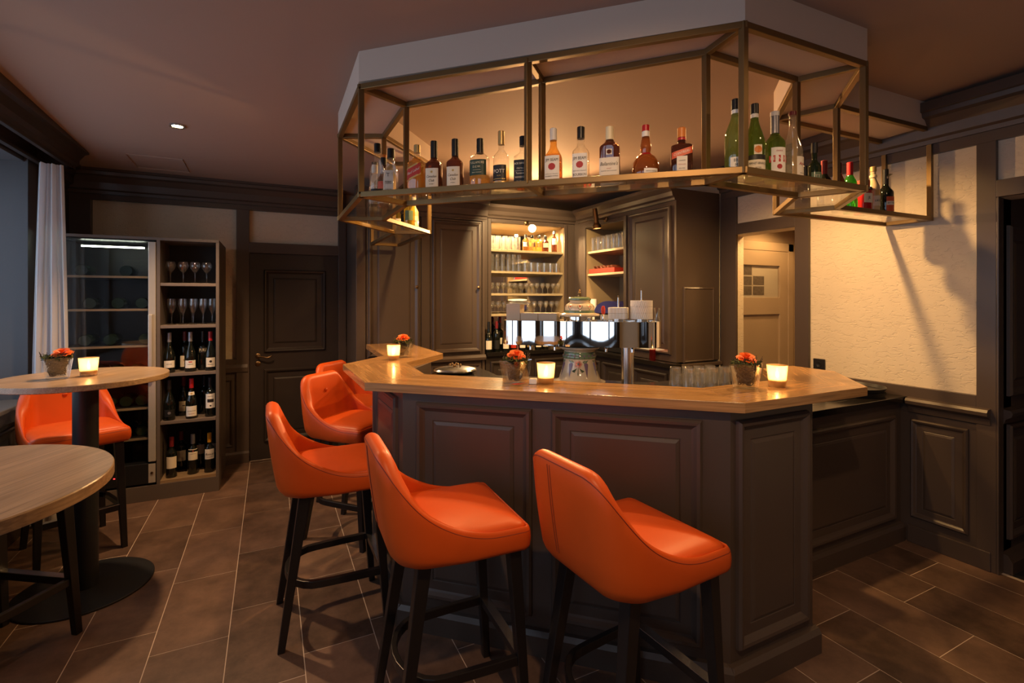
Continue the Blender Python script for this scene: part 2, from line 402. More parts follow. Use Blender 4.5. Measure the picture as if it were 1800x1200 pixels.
# floor tile
def tilemat():
    m, nt, b = newmat('brown_stone_tile')
    geo = N(nt, 'ShaderNodeNewGeometry'); oi = N(nt, 'ShaderNodeObjectInfo')
    n1 = N(nt, 'ShaderNodeTexNoise', Scale=4.5, Detail=9.0, Roughness=0.72); nt.links.new(geo.outputs['Position'], n1.inputs['Vector'])
    ad = N(nt, 'ShaderNodeMath', operation='MULTIPLY_ADD'); ad.inputs[1].default_value = 0.25; nt.links.new(oi.outputs['Random'], ad.inputs[0]); nt.links.new(n1.outputs['Fac'], ad.inputs[2])
    r = N(nt, 'ShaderNodeValToRGB'); r.color_ramp.elements[0].position = 0.42; r.color_ramp.elements[1].position = 0.88
    r.color_ramp.elements[0].color = (0.072, 0.042, 0.029, 1); r.color_ramp.elements[1].color = (0.235, 0.140, 0.096, 1)
    nt.links.new(ad.outputs[0], r.inputs[0]); nt.links.new(r.outputs[0], b.inputs['Base Color'])
    b.inputs['Roughness'].default_value = 0.42
    n2 = N(nt, 'ShaderNodeTexNoise', Scale=60, Detail=4.0); nt.links.new(geo.outputs['Position'], n2.inputs['Vector'])
    bp = N(nt, 'ShaderNodeBump', Strength=0.12, Distance=0.002); nt.links.new(n2.outputs['Fac'], bp.inputs['Height']); nt.links.new(bp.outputs[0], b.inputs['Normal'])
    return m
M['tile'] = tilemat()
# sheer curtain
def sheer():
    m = bpy.data.materials.new('sheer_white_curtain'); m.use_nodes = True; nt = m.node_tree; nt.nodes.clear()
    out = N(nt, 'ShaderNodeOutputMaterial'); d = N(nt, 'ShaderNodeBsdfDiffuse'); d.inputs[0].default_value = (0.92, 0.93, 0.97, 1)
    t = N(nt, 'ShaderNodeBsdfTranslucent'); t.inputs[0].default_value = (0.92, 0.93, 0.97, 1); tr = N(nt, 'ShaderNodeBsdfTransparent')
    a = N(nt, 'ShaderNodeMixShader'); a.inputs[0].default_value = 0.45; nt.links.new(d.outputs[0], a.inputs[1]); nt.links.new(t.outputs[0], a.inputs[2])
    b = N(nt, 'ShaderNodeMixShader'); b.inputs[0].default_value = 0.06; nt.links.new(a.outputs[0], b.inputs[1]); nt.links.new(tr.outputs[0], b.inputs[2]); nt.links.new(b.outputs[0], out.inputs[0])
    return m
M['sheer'] = sheer()

RAISED = [(0, 0), (0.002, 0.014), (0.010, 0.024), (0.022, 0.022), (0.034, 0.010), (0.042, 0.004), (0.082, 0.004), (0.085, 0.001), (0.088, 0.004), (0.102, 0.009)]
THINP = [(0, 0), (0.001, 0.010), (0.008, 0.018), (0.018, 0.014), (0.027, 0.005), (0.032, 0.003), (0.062, 0.003), (0.065, 0.001), (0.068, 0.003), (0.080, 0.007)]
def panel(parent, O, U, Nn, w, h, prof=RAISED, mat='taupe', name='panel'):
    mb = MB().panel(O, U, Nn, w, h, prof); return obj(name, mb, M[mat], parent, world=True)
def board(parent, x0, x1, y0, y1, z0, z1, mat='taupe', name='board', bevel=0.002):
    return obj(name, MB().box(x0, x1, y0, y1, z0, z1), M[mat], parent, world=True, bevel=bevel)

# ================================================================= STRUCTURE
zc = lambda x, y: 2.72 + 0.033 * (2.41 - y)          # the old ceiling is slightly out of level
# ---- floor with its tiles
floor = obj('floor', MB().box(-2.2, 6.0, -3.3, 5.9, -0.12, -0.0006), M['grout']); tag(floor, 'brown stone tile floor with pale joints', 'floor', kind='structure')
WM['floor'] = Matrix.Identity(4)
unit = MB().box(0, 1, 0, 1, -0.010, 0.0).mesh('tile', M['tile'])
XS = [-0.1706 + 0.302 * k for k in range(-5, 3)] + [0.4334 + 0.309 * k for k in range(1, 12)]
OFF = {-2: 2.784, -1: 3.208, 0: 3.407, 1: 2.931, 8: 1.454, 9: 1.09, 10: 1.368}
for i in range(len(XS) - 1):
    k = i - 5; x0, x1 = XS[i] + 0.0019, min(XS[i + 1] - 0.0019, 3.69)
    if i == 0: x0 = -1.5
    if x1 - x0 < 0.02: continue
    off = OFF.get(k, 0.15 + 0.606 * ((k * 0.382) % 1.0)) % 0.606
    y = off - 0.606 * 4
    while y < 5.3:
        ya, yb = max(y + 0.0017, -1.9), min(y + 0.606 - 0.0017, 5.3)
        if yb - ya > 0.02:
            t = bpy.data.objects.new('tile', unit); COL.objects.link(t); t.parent = floor
            t.location = (x0, ya, random.uniform(-0.0004, 0.0004)); t.scale = (x1 - x0, yb - ya, 1)
        y += 0.606
obj('threshold_mat', MB().box(3.72, 5.6, 0.2, 1.24, -0.004, 0.004), M['mat_black'], floor)

# ---- ceiling
HOLE = None
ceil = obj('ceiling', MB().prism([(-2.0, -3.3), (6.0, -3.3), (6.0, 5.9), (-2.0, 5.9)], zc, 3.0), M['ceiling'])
tag(ceil, 'warm white plaster ceiling', 'ceiling', kind='structure')
# access hatch at the far left and vent at the right
h = MB(); h.tube([(-0.98, 4.62, zc(0, 4.62) - 0.002), (-0.62, 4.62, zc(0, 4.62) - 0.002), (-0.62, 5.0, zc(0, 5.0) - 0.002), (-0.98, 5.0, zc(0, 5.0) - 0.002)], 0.004, 4, True)
obj('hatch_frame', h, M['ceiling'], ceil)

# ---- walls
CROWN = lambda zt: [(0, zt - 0.20), (0.018, zt - 0.20), (0.022, zt - 0.175), (0.045, zt - 0.165), (0.055, zt - 0.11), (0.085, zt - 0.065), (0.115, zt - 0.055), (0.12, zt - 0.03), (0.135, zt - 0.025), (0.135, zt + 0.03), (0, zt + 0.03)]
BASE = [(0, 0), (0.03, 0), (0.03, 0.09), (0.022, 0.11), (0, 0.12)]
# back wall (door, wine cabinet)
wb = struct('wall_back', 'cream plaster back wall in dark timber framing', 'wall')
YB = 5.33
obj('plaster', MB().box(-2.0, 3.9, YB, YB + 0.2, 0, 3.0), M['plaster'], wb)
for x0, x1, z0, z1 in ((-0.285, -0.178, 0, 2.39), (0.625, 0.70, 0, 2.39), (-1.5, -1.355, 0, 2.39), (-1.5, 0.7, 2.39, 2.64), (-0.178, 0.625, 1.985, 2.085), (-1.355, -0.285, 0.86, 0.98)):
    board(wb, x0, x1, YB - 0.05, YB, z0, z1, 'taupe', 'timber')
board(wb, -1.355, -0.285, YB - 0.03, YB, 0.0, 0.86, 'taupe', 'wainscot')
panel(wb, (-0.66, YB - 0.03, 0.16), (1, 0, 0), (0, -1, 0), 0.35, 0.64, THINP)
obj('chair_rail', MB().extrude([(0, 0.86), (0.03, 0.86), (0.035, 0.90), (0.025, 0.93), (0, 0.94)], (-1.35, YB - 0.03), (-0.19, YB - 0.03), (0, -1)), M['taupe'], wb)
obj('crown_moulding', MB().extrude(CROWN(2.635), (-1.5, YB - 0.05), (0.66, YB - 0.05), (0, -1)), M['taupe'], wb)
obj('baseboard', MB().extrude(BASE, (-0.66, YB - 0.03), (-0.178, YB - 0.03), (0, -1)), M['taupe'], wb)
# left door in the back wall
d1 = struct('door_1', 'dark brown panelled door with brass lever handle', 'door')
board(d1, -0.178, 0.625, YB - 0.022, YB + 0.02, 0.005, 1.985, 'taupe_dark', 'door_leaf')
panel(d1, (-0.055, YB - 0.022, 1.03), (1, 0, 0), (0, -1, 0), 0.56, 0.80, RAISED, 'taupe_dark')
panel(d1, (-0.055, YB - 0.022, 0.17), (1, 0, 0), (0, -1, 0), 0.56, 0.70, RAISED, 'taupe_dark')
hb = MB(); hb.tube([(-0.105, YB - 0.03, 1.0), (-0.105, YB - 0.07, 1.0), (-0.07, YB - 0.075, 0.995), (-0.03, YB - 0.075, 0.985), (0.0, YB - 0.075, 0.99), (0.012, YB - 0.075, 1.005)], 0.007, 8)
hb.lathe([(0.026, 0), (0.02, 0.008)], 14); hnd = obj('door_handle', MB().tube([(-0.105, YB - 0.03, 1.0), (-0.105, YB - 0.07, 1.0), (-0.07, YB - 0.075, 0.995), (-0.03, YB - 0.075, 0.985), (0.0, YB - 0.075, 0.99), (0.012, YB - 0.075, 1.005)], 0.007, 8), M['dark_brass'], d1)
for zz, nm in ((1.0, 'rosette'), (0.925, 'keyhole_plate')):
    mb = MB().lathe([(0.024, 0), (0.024, 0.004), (0.014, 0.009)], 16); mb.v = [(x - 0.105, YB - 0.022 - z, y + zz) for x, y, z in mb.v]
    obj(nm, mb, M['dark_brass'], d1)
# left wall with the window recess
wl = struct('wall_left', 'dark window wall with deep recess', 'wall')
XL = -1.5
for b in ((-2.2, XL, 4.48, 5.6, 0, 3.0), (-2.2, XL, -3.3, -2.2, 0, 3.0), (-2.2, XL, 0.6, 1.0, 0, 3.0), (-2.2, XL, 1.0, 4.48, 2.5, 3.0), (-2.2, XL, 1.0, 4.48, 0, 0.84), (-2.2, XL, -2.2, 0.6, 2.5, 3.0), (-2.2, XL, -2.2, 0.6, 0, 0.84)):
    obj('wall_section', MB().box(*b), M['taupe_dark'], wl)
obj('recess_jamb', MB().box(-2.0, XL + 0.002, 4.46, 4.48, 0.84, 2.5), M['window_frame'], wl)
obj('recess_jamb', MB().box(-2.0, XL + 0.002, 1.0, 1.02, 0.84, 2.5), M['window_frame'], wl)
obj('recess_head', MB().box(-2.0, XL + 0.002, 1.0, 4.48, 2.48, 2.5), M['window_frame'], wl)
board(wl, XL, XL + 0.02, 4.46, 4.60, 0.84, 2.52, 'window_frame', 'jamb_trim')
obj('window_sill', MB().box(-2.0, XL + 0.05, 1.02, 4.50, 0.84, 0.87), M['window_frame'], wl, bevel=0.006)
for z0, z1, o in ((0.76, 0.84, 0.03), (0.10, 0.16, 0.03), (0.0, 0.10, 0.04)):
    obj('rail', MB().box(XL, XL + o, 1.0, 5.3, z0, z1), M['taupe_dark'], wl, bevel=0.004)
for y0 in (1.2, 2.3, 3.4, 4.55):
    panel(wl, (XL, y0, 0.2), (0, 1, 0), (1, 0, 0), 0.9 if y0 < 4 else 0.6, 0.52, THINP, 'taupe_dark')
# dark timber pelmet over the window
pel = MB(); pel.extrude([(0, 2.51), (0.025, 2.51), (0.03, 2.53), (0.05, 2.545), (0.055, 2.58), (0.085, 2.62), (0.11, 2.63), (0.115, 2.80), (0, 2.80)], (-1.33, -3.2), (-1.33, 4.72), (1, 0))
pl = obj('pelmet', pel, M['taupe_dark'], wl)
obj('pelmet_return', MB().box(XL, -1.30, 4.66, 4.72, 2.51, 2.75), M['taupe_dark'], wl)
obj('crown_moulding', MB().extrude(CROWN(2.66), (XL, 4.72), (XL, 5.3), (1, 0)), M['taupe_dark'], wl)
obj('curtain_track', MB().box(-1.44, -1.41, 1.0, 4.6, 2.475, 2.495), M['taupe_dark'], wl)
# the window itself
w1 = struct('window_1', 'grey framed window in the left wall recess', 'window')
for y0 in (1.02, 2.15, 3.28):
    for b in ((-1.97, -1.90, y0, y0 + 0.07, 0.87, 2.48), (-1.97, -1.90, y0 + 1.06, y0 + 1.13, 0.87, 2.48), (-1.97, -1.90, y0 + 0.07, y0 + 1.06, 0.87, 0.95), (-1.97, -1.90, y0 + 0.07, y0 + 1.06, 2.40, 2.48)):
        obj('window_frame', MB().box(*b), M['window_frame'], w1)
    obj('pane', MB().box(-1.938, -1.932, y0 + 0.07, y0 + 1.06, 0.95, 2.40), M['pane'], w1)
w2 = struct('window_2', 'grey framed window in the left wall behind the viewer', 'window')
for y0 in (-2.18, -0.79):
    for b in ((-1.97, -1.90, y0, y0 + 0.07, 0.87, 2.48), (-1.97, -1.90, y0 + 1.30, y0 + 1.37, 0.87, 2.48), (-1.97, -1.90, y0 + 0.07, y0 + 1.30, 0.87, 0.95), (-1.97, -1.90, y0 + 0.07, y0 + 1.30, 2.40, 2.48)):
        obj('window_frame', MB().box(*b), M['window_frame'], w2)
    obj('pane', MB().box(-1.938, -1.932, y0 + 0.07, y0 + 1.30, 0.95, 2.40), M['pane'], w2)
obj('window_sill', MB().box(-2.0, XL + 0.05, -2.2, 0.6, 0.84, 0.87), M['window_frame'], wl, bevel=0.006)
# wall behind the camera
wf = struct('wall_front', 'plain wall behind the viewer', 'wall')
obj('wall_section', MB().box(-2.2, 6.0, -3.3, -3.1, 0, 3.0), M['plaster'], wf)

# right wall
wr = struct('wall_right', 'rough cream plaster wall with brown wainscot', 'wall')
XR = 3.69
obj('plaster', MB().box(XR, XR + 0.16, 1.277, 2.36, 0, 3.0), M['plaster'], wr)
obj('plaster', MB().box(XR, XR + 0.16, 2.36, 3.07, 2.11, 3.0), M['plaster'], wr)
obj('plaster', MB().box(XR, XR + 0.16, 3.07, 5.5, 0, 3.0), M['plaster'], wr)
obj('plaster', MB().box(XR, XR + 0.16, -3.2, 0.3, 0, 3.0), M['plaster'], wr)
obj('plaster', MB().box(XR, XR + 0.16, 0.3, 1.277, 2.12, 3.0), M['plaster'], wr)
for y0, y1, z0, z1 in ((2.352, 2.46, 0, 2.44), (3.00, 3.16, 0, 2.44), (2.46, 3.00, 2.11, 2.205), (1.277, 1.364, 0, 2.44), (0.1, 3.16, 2.44, 2.66), (0.3, 1.277, 2.12, 2.215), (1.364, 2.352, 0.92, 0.99)):
    board(wr, XR - 0.028, XR, y0, y1, z0, z1, 'taupe', 'timber')
board(wr, XR - 0.02, XR, 1.364, 2.352, 0, 0.92, 'taupe', 'wainscot')
panel(wr, (XR - 0.02, 1.40, 0.165), (0, 1, 0), (-1, 0, 0), 0.29, 0.62, THINP)
obj('chair_rail', MB().extrude([(0, 0.825), (0.012, 0.83), (0.02, 0.865), (0.05, 0.885), (0.055, 0.905), (0.045, 0.92), (0, 0.925)], (XR - 0.02, 1.30), (XR - 0.02, 1.70), (-1, 0)), M['taupe'], wr)
obj('baseboard', MB().box(XR - 0.035, XR - 0.02, 1.30, 1.705, 0, 0.11), M['taupe'], wr, bevel=0.004)
obj('crown_moulding', MB().extrude(CROWN(2.70), (XR - 0.028, -1.0), (XR - 0.028, 3.16), (-1, 0)), M['taupe'], wr)
board(wr, XR - 0.028, XR + 0.034, 1.266, 1.2765, 0, 2.119, 'taupe', 'jamb_lining')
# alcove at the far right
for b in ((XR + 0.03, 5.6, 1.277, 1.40, 0, 2.9),):
    obj('alcove_side', MB().box(*b), M['taupe'], wr)
obj('alcove_back', MB().box(5.6, 5.7, 0.0, 1.4, 0, 2.9), M['taupe_dark'], wr)
obj('alcove_side', MB().box(XR + 0.16, 5.7, 0.1, 0.3, 0, 2.9), M['taupe_dark'], wr)
panel(wr, (XR + 0.10, 1.277, 0.99), (1, 0, 0), (0, -1, 0), 0.75, 0.98, RAISED)
panel(wr, (XR + 0.10, 1.277, 0.17), (1, 0, 0), (0, -1, 0), 0.75, 0.66, RAISED)
obj('chair_rail', MB().extrude([(0, 0.835), (0.012, 0.84), (0.02, 0.865), (0.045, 0.885), (0.05, 0.905), (0.04, 0.92), (0, 0.925)], (XR + 0.03, 1.277), (5.6, 1.277), (0, -1)), M['taupe'], wr)
obj('baseboard', MB().extrude([(0, 0), (0.05, 0), (0.05, 0.07), (0.03, 0.105), (0, 0.11)], (XR + 0.03, 1.277), (5.6, 1.277), (0, -1)), M['taupe'], wr)
# socket
sk = MB().box(XR - 0.012, XR, 2.24, 2.325, 1.015, 1.10); so = obj('wall_socket', sk, M['black_plastic'], bevel=0.003)
tag(so, 'black wall socket on the cream plaster above the bar end', 'socket')
mb = MB().lathe([(0.021, 0.0), (0.021, 0.003), (0.016, 0.003), (0.012, 0.0005)], 18); mb.v = [(XR - 0.0122 - z, 2.283 + x, 1.058 + y) for x, y, z in mb.v]; obj('socket_ring', mb, M['black_metal'], so)

# passage behind the opening: walls and a tan door
ps = struct('wall_passage', 'small lit passage behind the bar', 'wall')
PY = 3.12
obj('passage_wall', MB().box(XR + 0.16, 5.0, PY, PY + 0.1, 0, 2.4), M['taupe_lit'], ps)
obj('passage_wall', MB().box(4.64, 4.74, 2.2, PY, 0, 2.4), M['taupe_lit'], ps)
obj('passage_wall', MB().box(XR + 0.16, 4.74, 2.1, 2.2, 0, 2.4), M['taupe_lit'], ps)
obj('passage_ceiling', MB().box(XR + 0.161, 4.74, 2.1, PY + 0.1, 2.36, 2.42), M['ceiling'], ps)
for b in ((4.50, 4.58, PY - 0.035, PY, 0, 2.08), (3.70, 4.58, PY - 0.035, PY, 2.0, 2.08)):
    obj('door_casing', MB().box(*b), M['taupe_lit'], ps, bevel=0.005)
d2 = struct('door_2', 'tan panelled passage door with small window', 'door')
for b in ((3.72, 3.84, 0.01, 2.0), (4.38, 4.50, 0.01, 2.0), (3.84, 4.38, 1.86, 2.0), (3.84, 4.38, 1.40, 1.56), (3.84, 4.38, 0.01, 0.16)):
    obj('door_frame', MB().box(b[0], b[1], PY - 0.03, PY + 0.0, b[2], b[3]), M['taupe_lit'], d2, bevel=0.003)
obj('door_panel', MB().box(3.84, 4.38, PY - 0.012, PY, 0.16, 1.40), M['taupe_lit'], d2)
obj('backing', MB().box(3.84, 4.38, PY - 0.008, PY + 0.0, 1.56, 1.86), M['paper_grey'], d2)
obj('pane', MB().box(3.84, 4.38, PY - 0.016, PY - 0.014, 1.56, 1.86), M['pane'], d2)
for x0, z0 in ((3.86, 1.77), (3.86, 1.675), (3.86, 1.585), (4.03, 1.68), (4.03, 1.585)):
    obj('photo_print', MB().box(x0, x0 + 0.15, PY - 0.0115, PY - 0.0085, z0, z0 + 0.08), M['photo'], d2)
mb = MB().lathe([(0.02, 0), (0.02, 0.005), (0.01, 0.01)], 14); mb.v = [(3.775 + x, PY - 0.03 - z, 1.12 + y) for x, y, z in mb.v]; obj('keyhole_plate', mb, M['dark_brass'], d2)

# ================================================================= HANGING RACK AND SOFFIT
OUT = [(0.825, 4.53), (0.825, 3.67), (0.388, 3.193), (0.388, 2.412), (1.632, 1.302), (2.395, 1.283), (2.75, 1.61), (3.66, 1.585)]
INN = [(1.065, 4.53), (1.065, 3.56), (0.631, 3.074), (0.634, 2.531), (1.66, 1.508), (2.257, 1.507), (2.61, 1.865), (3.66, 1.835)]
zt = lambda x, y: 2.575 + 0.033 * max(0.0, 2.41 - y) if y < 2.41 else 2.565
def off_poly(P, d):
    q = []
    for i, p in enumerate(P):
        a = Vector(P[max(i - 1, 0)]); b = Vector(p); c = Vector(P[min(i + 1, len(P) - 1)])
        t = (c - b).normalized() + (b - a).normalized() if 0 < i < len(P) - 1 else ((c - b) if i == 0 else (b - a)).normalized()
        t.normalize(); n = Vector((-t.y, t.x)) ; q.append((b.x - n.x * d, b.y - n.y * d))
    return q
O2, I2 = off_poly(OUT, 0.012), off_poly(INN, -0.012)
ring = O2 + I2[::-1]
zs = lambda x, y: zt(x, y) + 0.0
so = MB()
for i in range(len(OUT) - 1):
    q = [O2[i], O2[i + 1], I2[i + 1], I2[i]]
    n = 4; v = [(x, y, zs(x, y)) for x, y in q] + [(x, y, zc(x, y) + 0.02) for x, y in q]
    f = [(0, 3, 2, 1), (4, 5, 6, 7), (0, 1, 5, 4), (2, 3, 7, 6)]
    if i == 0: f.append((3, 0, 4, 7))
    if i == len(OUT) - 2: f.append((1, 2, 6, 5))
    so.add(v, f)
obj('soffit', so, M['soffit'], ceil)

rack = thing('hanging_bottle_rack', 'bronze tube bottle rack with glass shelves hanging over the bar from the soffit', 'bottle rack', (1.6, 2.3, 2.03))
TB = 0.026
def rbar(p, q, name='frame_bar'):
    obj(name, MB().tube([p, q], 0, rect=(TB, TB)), M['bronze'], rack, world=True, bevel=0.002)
zb = 2.03 + TB / 2
def ext(a, b, e=TB / 2):
    a, b = Vector(a), Vector(b); d = (b - a).normalized() * e; return tuple(a - d), tuple(b + d)
MIDO, MIDI = (0.9966, 1.869), (1.151, 2.017)
for P in (OUT, INN):
    for i in range(len(P) - 1):
        a, b = P[i], P[i + 1]
        rbar(*ext((*a, zb), (*b, zb)))
        rbar(*ext((*a, zt(*a) - TB / 2), (*b, zt(*b) - TB / 2)))
for a, b in list(zip(OUT, INN)) + [(MIDO, MIDI)]:
    rbar((*a, zb), (*b, zb), 'cross_bar'); rbar((*a, zt(*a) - TB / 2), (*b, zt(*b) - TB / 2), 'cross_bar')
    for p in (a, b):
        rbar((*p, zb), (*p, zt(*p) - TB / 2), 'post')
ZSH = 2.03 + 0.018
IG, OG = off_poly(INN, 0.012), off_poly(OUT, -0.012)
for i in range(len(OUT) - 1):
    obj('glass_shelf', MB().prism([OG[i], OG[i + 1], IG[i + 1], IG[i]], ZSH - 0.006, ZSH), M['shelf_glass'], rack, world=True)

# ================================================================= BAR
bar = thing('bar_cabinet', 'taupe panelled bar cabinet with raised panels facing the stools', 'bar', (1.3, 1.9, 0))
Vb, Ab, Bb, Cb = (1.63, 1.36), (0.567, 2.33), (0.56, 3.0), (0.83, 3.30)
def in_off(P, d): return off_poly(P, -d)
path = [Cb, Bb, Ab, Vb, (2.147, 1.36)]
inner = [(1.0, 3.30), (0.80, 3.02), (0.77, 2.56), (1.76, 1.64), (2.147, 1.64)]
mb = MB()
for i in range(4): mb.prism([path[i], path[i + 1], inner[i + 1], inner[i]], 0.0, 1.11)
obj('carcass', mb, M['taupe'], bar, world=True)
for i in range(4):
    a, b = Vector(path[i]), Vector(path[i + 1]); t = (b - a).normalized(); n = Vector((t.y, -t.x))
    if n.dot(a - Vector((1.6, 3.0))) < 0: n = -n
    L = (b - a).length
    e0 = 0.03 if i > 0 else 0; e1 = 0.03 if i < 3 else 0.02
    s0 = 0.0125 if i in (1, 2, 3) else 0; 
    obj('plinth', MB().extrude([(-0.02, 0), (0.03, 0), (0.03, 0.085), (0.018, 0.105), (0, 0.108), (-0.02, 0.108)], tuple(a - t * s0), tuple(b + t * (0.0125 if i < 3 else 0.018)), (n.x, n.y)), M['taupe'], bar, world=True)
    def pp(s0, s1, z0=0.155, z1=1.065):
        O = a + t * s0
        panel(bar, (O.x, O.y, z0), (t.x, t.y, 0), (n.x, n.y, 0), s1 - s0, z1 - z0)
    if i == 0: pp(0.05, L - 0.05)
    elif i == 1: pp(0.05, L - 0.09)
    elif i == 2:
        pp(0.075, 0.635); pp(0.72, 1.335)
    else: pp(0.03, L - 0.045)
# oak bar top in mitred boards
top = thing('bar_counter', 'thick honey oak bar top with mitred angular boards', 'counter top', (1.3, 1.9, 1.11))
A, B, C, D = (0.405, 2.415), (0.398, 3.145), (0.715, 3.488), (0.755, 4.43)
V, Wp, Xp = (1.631, 1.293), (2.425, 1.284), (2.79, 1.645)
G, Fp, Ep, D2 = (0.735, 2.545), (0.763, 3.05), (1.13, 3.435), (1.12, 4.43)
Vi, Wi, Xi, Xe = (1.735, 1.605), (2.25, 1.60), (2.53, 1.89), (2.79, 1.89)
for poly, ang in (([D, C, Ep, D2], R(90)), ([C, B, Fp, Ep], R(45)), ([B, A, G, Fp], R(90)), ([A, V, Vi, G], math.atan2(-1.122, 1.226)), ([V, Wp, Wi, Vi], 0.0), ([Wp, Xp, Xe, Xi, Wi], R(45))):
    obj('board', MB().prism(poly, 1.11, 1.15), oak_bar(ang), top, world=True, bevel=0.0015)
sp = obj('bar_support_panel', MB().box(0.86, 1.02, 4.34, 4.37, 0, 1.11), M['taupe'], bevel=0.003)
tag(sp, 'narrow taupe support panel under the far left end of the bar top', 'panel')
# inner worktop of the bar
iw = thing('inner_worktop', 'dark low worktop behind the oak bar top', 'worktop', (1.5, 2.5, 0))
ip = [(1.05, 3.30), (0.90, 3.02), (0.86, 2.62), (1.80, 1.81), (2.45, 1.81)]
ii = [(1.33, 3.30), (1.32, 3.02), (1.30, 2.86), (2.0, 2.22), (2.45, 2.22)]
mb = MB(); mb2 = MB()
for i in range(4):
    mb.prism([ip[i], ip[i + 1], ii[i + 1], ii[i]], 1.03, 1.06); 
    mb2.prism([ip[i], ip[i + 1], [(1.27, 3.30), (1.26, 3.02), (1.24, 2.86), (1.97, 2.16), (2.45, 2.16)][i + 1], [(1.27, 3.30), (1.26, 3.02), (1.24, 2.86), (1.97, 2.16), (2.45, 2.16)][i]], 0.0, 1.03)
obj('worktop', mb, M['black_top'], iw, world=True); obj('base', mb2, M['taupe_dark'], iw, world=True)
# side cabinet to the right wall
sc = thing('side_cabinet', 'low taupe side cabinet with black worktop against right wall', 'cabinet', (2.9, 1.95, 0))
obj('carcass', MB().box(2.46, 3.655, 1.742, 2.32, 0, 0.885), M['taupe'], sc, world=True)
obj('carcass', MB().box(2.15, 2.46, 1.742, 1.78, 0, 0.885), M['taupe'], sc, world=True)
obj('worktop', MB().box(2.15, 3.655, 1.705, 1.80, 0.885, 0.925), M['black_top'], sc, world=True, bevel=0.003)
obj('worktop', MB().box(2.46, 3.655, 1.80, 2.33, 0.885, 0.925), M['black_top'], sc, world=True, bevel=0.003)
obj('plinth', MB().extrude([(0, 0), (0.03, 0), (0.03, 0.09), (0.018, 0.11), (0, 0.113)], (2.15, 1.742), (3.655, 1.742), (0, -1)), M['taupe'], sc, world=True)
panel(sc, (2.28, 1.742, 0.15), (1, 0, 0), (0, -1, 0), 1.29, 0.66)

# ================================================================= BACK CABINETS
tc = thing('tall_cabinet', 'tall taupe cabinet with two raised panel doors left of the lit niche', 'cabinet', (1.3, 5.0, 0))
YF = 4.68
obj('carcass', MB().box(0.705, 1.985, YF, 5.27, 0, 2.44), M['taupe'], tc, world=True)
for x0, x1 in ((0.705, 0.79), (1.315, 1.40), (1.955, 1.985)):
    board(tc, x0, x1, YF - 0.018, YF, 0, 2.36, 'taupe', 'stile', 0.004)
board(tc, 0.705, 1.985, YF - 0.022, YF, 2.345, 2.42, 'taupe', 'frieze', 0.004)
obj('waist_moulding', MB().extrude([(0, 0.925), (0.03, 0.925), (0.035, 0.95), (0.02, 0.975), (0, 0.98)], (0.705, YF - 0.018), (1.985, YF - 0.018), (0, -1)), M['taupe'], tc, world=True)
obj('crown_moulding', MB().extrude([(o * 0.8, z) for o, z in CROWN(2.56)][:-2] + [(0.108, 2.565), (0, 2.565)], (0.69, YF - 0.02), (2.0, YF - 0.02), (0, -1)), M['taupe'], tc, world=True)
for k, (x0, x1) in enumerate(((0.80, 1.305), (1.41, 1.945))):
    d = obj('door', MB().box(x0, x1, YF - 0.015, YF, 0.995, 2.335).panel((x0 + 0.012, YF - 0.015, 1.007), (1, 0, 0), (0, -1, 0), x1 - x0 - 0.024, 1.316, RAISED), M['taupe'], tc, world=True)
    kb = MB().lathe([(0.006, 0), (0.006, 0.015), (0.014, 0.02), (0.016, 0.03), (0.0, 0.04)], 14)
    kb.v = [(x1 - 0.045 + x, YF - 0.027 - z, 1.66 + y) for x, y, z in kb.v]
    obj('knob', kb, M['dark_brass'], d, world=True)
    panel(tc, (x0, YF, 0.13), (1, 0, 0), (0, -1, 0), x1 - x0, 0.76)

n1 = thing('niche_shelf_unit', 'lit corner niche with mirror back and four shelves of glasses', 'shelving', (2.55, 5.0, 0))
YN = 4.75
for b in ((1.989, 2.085, YN, 5.25, 0.998, 2.50), (3.0, 3.60, YN, 5.25, 0.998, 2.50), (2.085, 3.0, YN, 5.25, 2.36, 2.50), (2.085, 3.0, 5.20, 5.25, 0.998, 2.36)):
    obj('carcass', MB().box(*b), M['taupe'], n1, world=True)
for b in ((2.085, 2.093, YN + 0.004, 5.2, 0.997, 2.355), (2.992, 3.0, YN + 0.004, 5.2, 0.997, 2.355), (2.093, 2.992, YN + 0.004, 5.2, 2.352, 2.36)):
    obj('lining', MB().box(*b), M['niche_paint'], n1, world=True)
obj('mirror', MB().box(2.093, 2.992, 5.192, 5.198, 0.997, 2.352), M['mirror'], n1, world=True)
SH1 = (2.075, 1.845, 1.605, 1.385)
for i, z in enumerate(SH1):
    obj('shelf', MB().box(2.094, 2.991, YN + 0.015, 5.19, z - 0.024, z), M['shelf_paint'], n1, world=True, bevel=0.003)
fr = MB()
for b in ((2.05, 2.09, 0.997, 2.395), (2.995, 3.035, 0.997, 2.395)): fr.box(b[0], b[1], YN - 0.014, YN + 0.004, b[2], b[3])
fr.box(2.09, 2.995, YN - 0.014, YN + 0.004, 2.355, 2.395)
obj('architrave', fr, M['taupe'], n1, world=True, bevel=0.005)
obj('crown_moulding', MB().extrude([(0, 2.40), (0.015, 2.40), (0.02, 2.42), (0.04, 2.435), (0.05, 2.47), (0.085, 2.505), (0.09, 2.535), (0, 2.535)], (2.006, YN), (3.133, YN), (0, -1)), M['taupe'], n1, world=True)

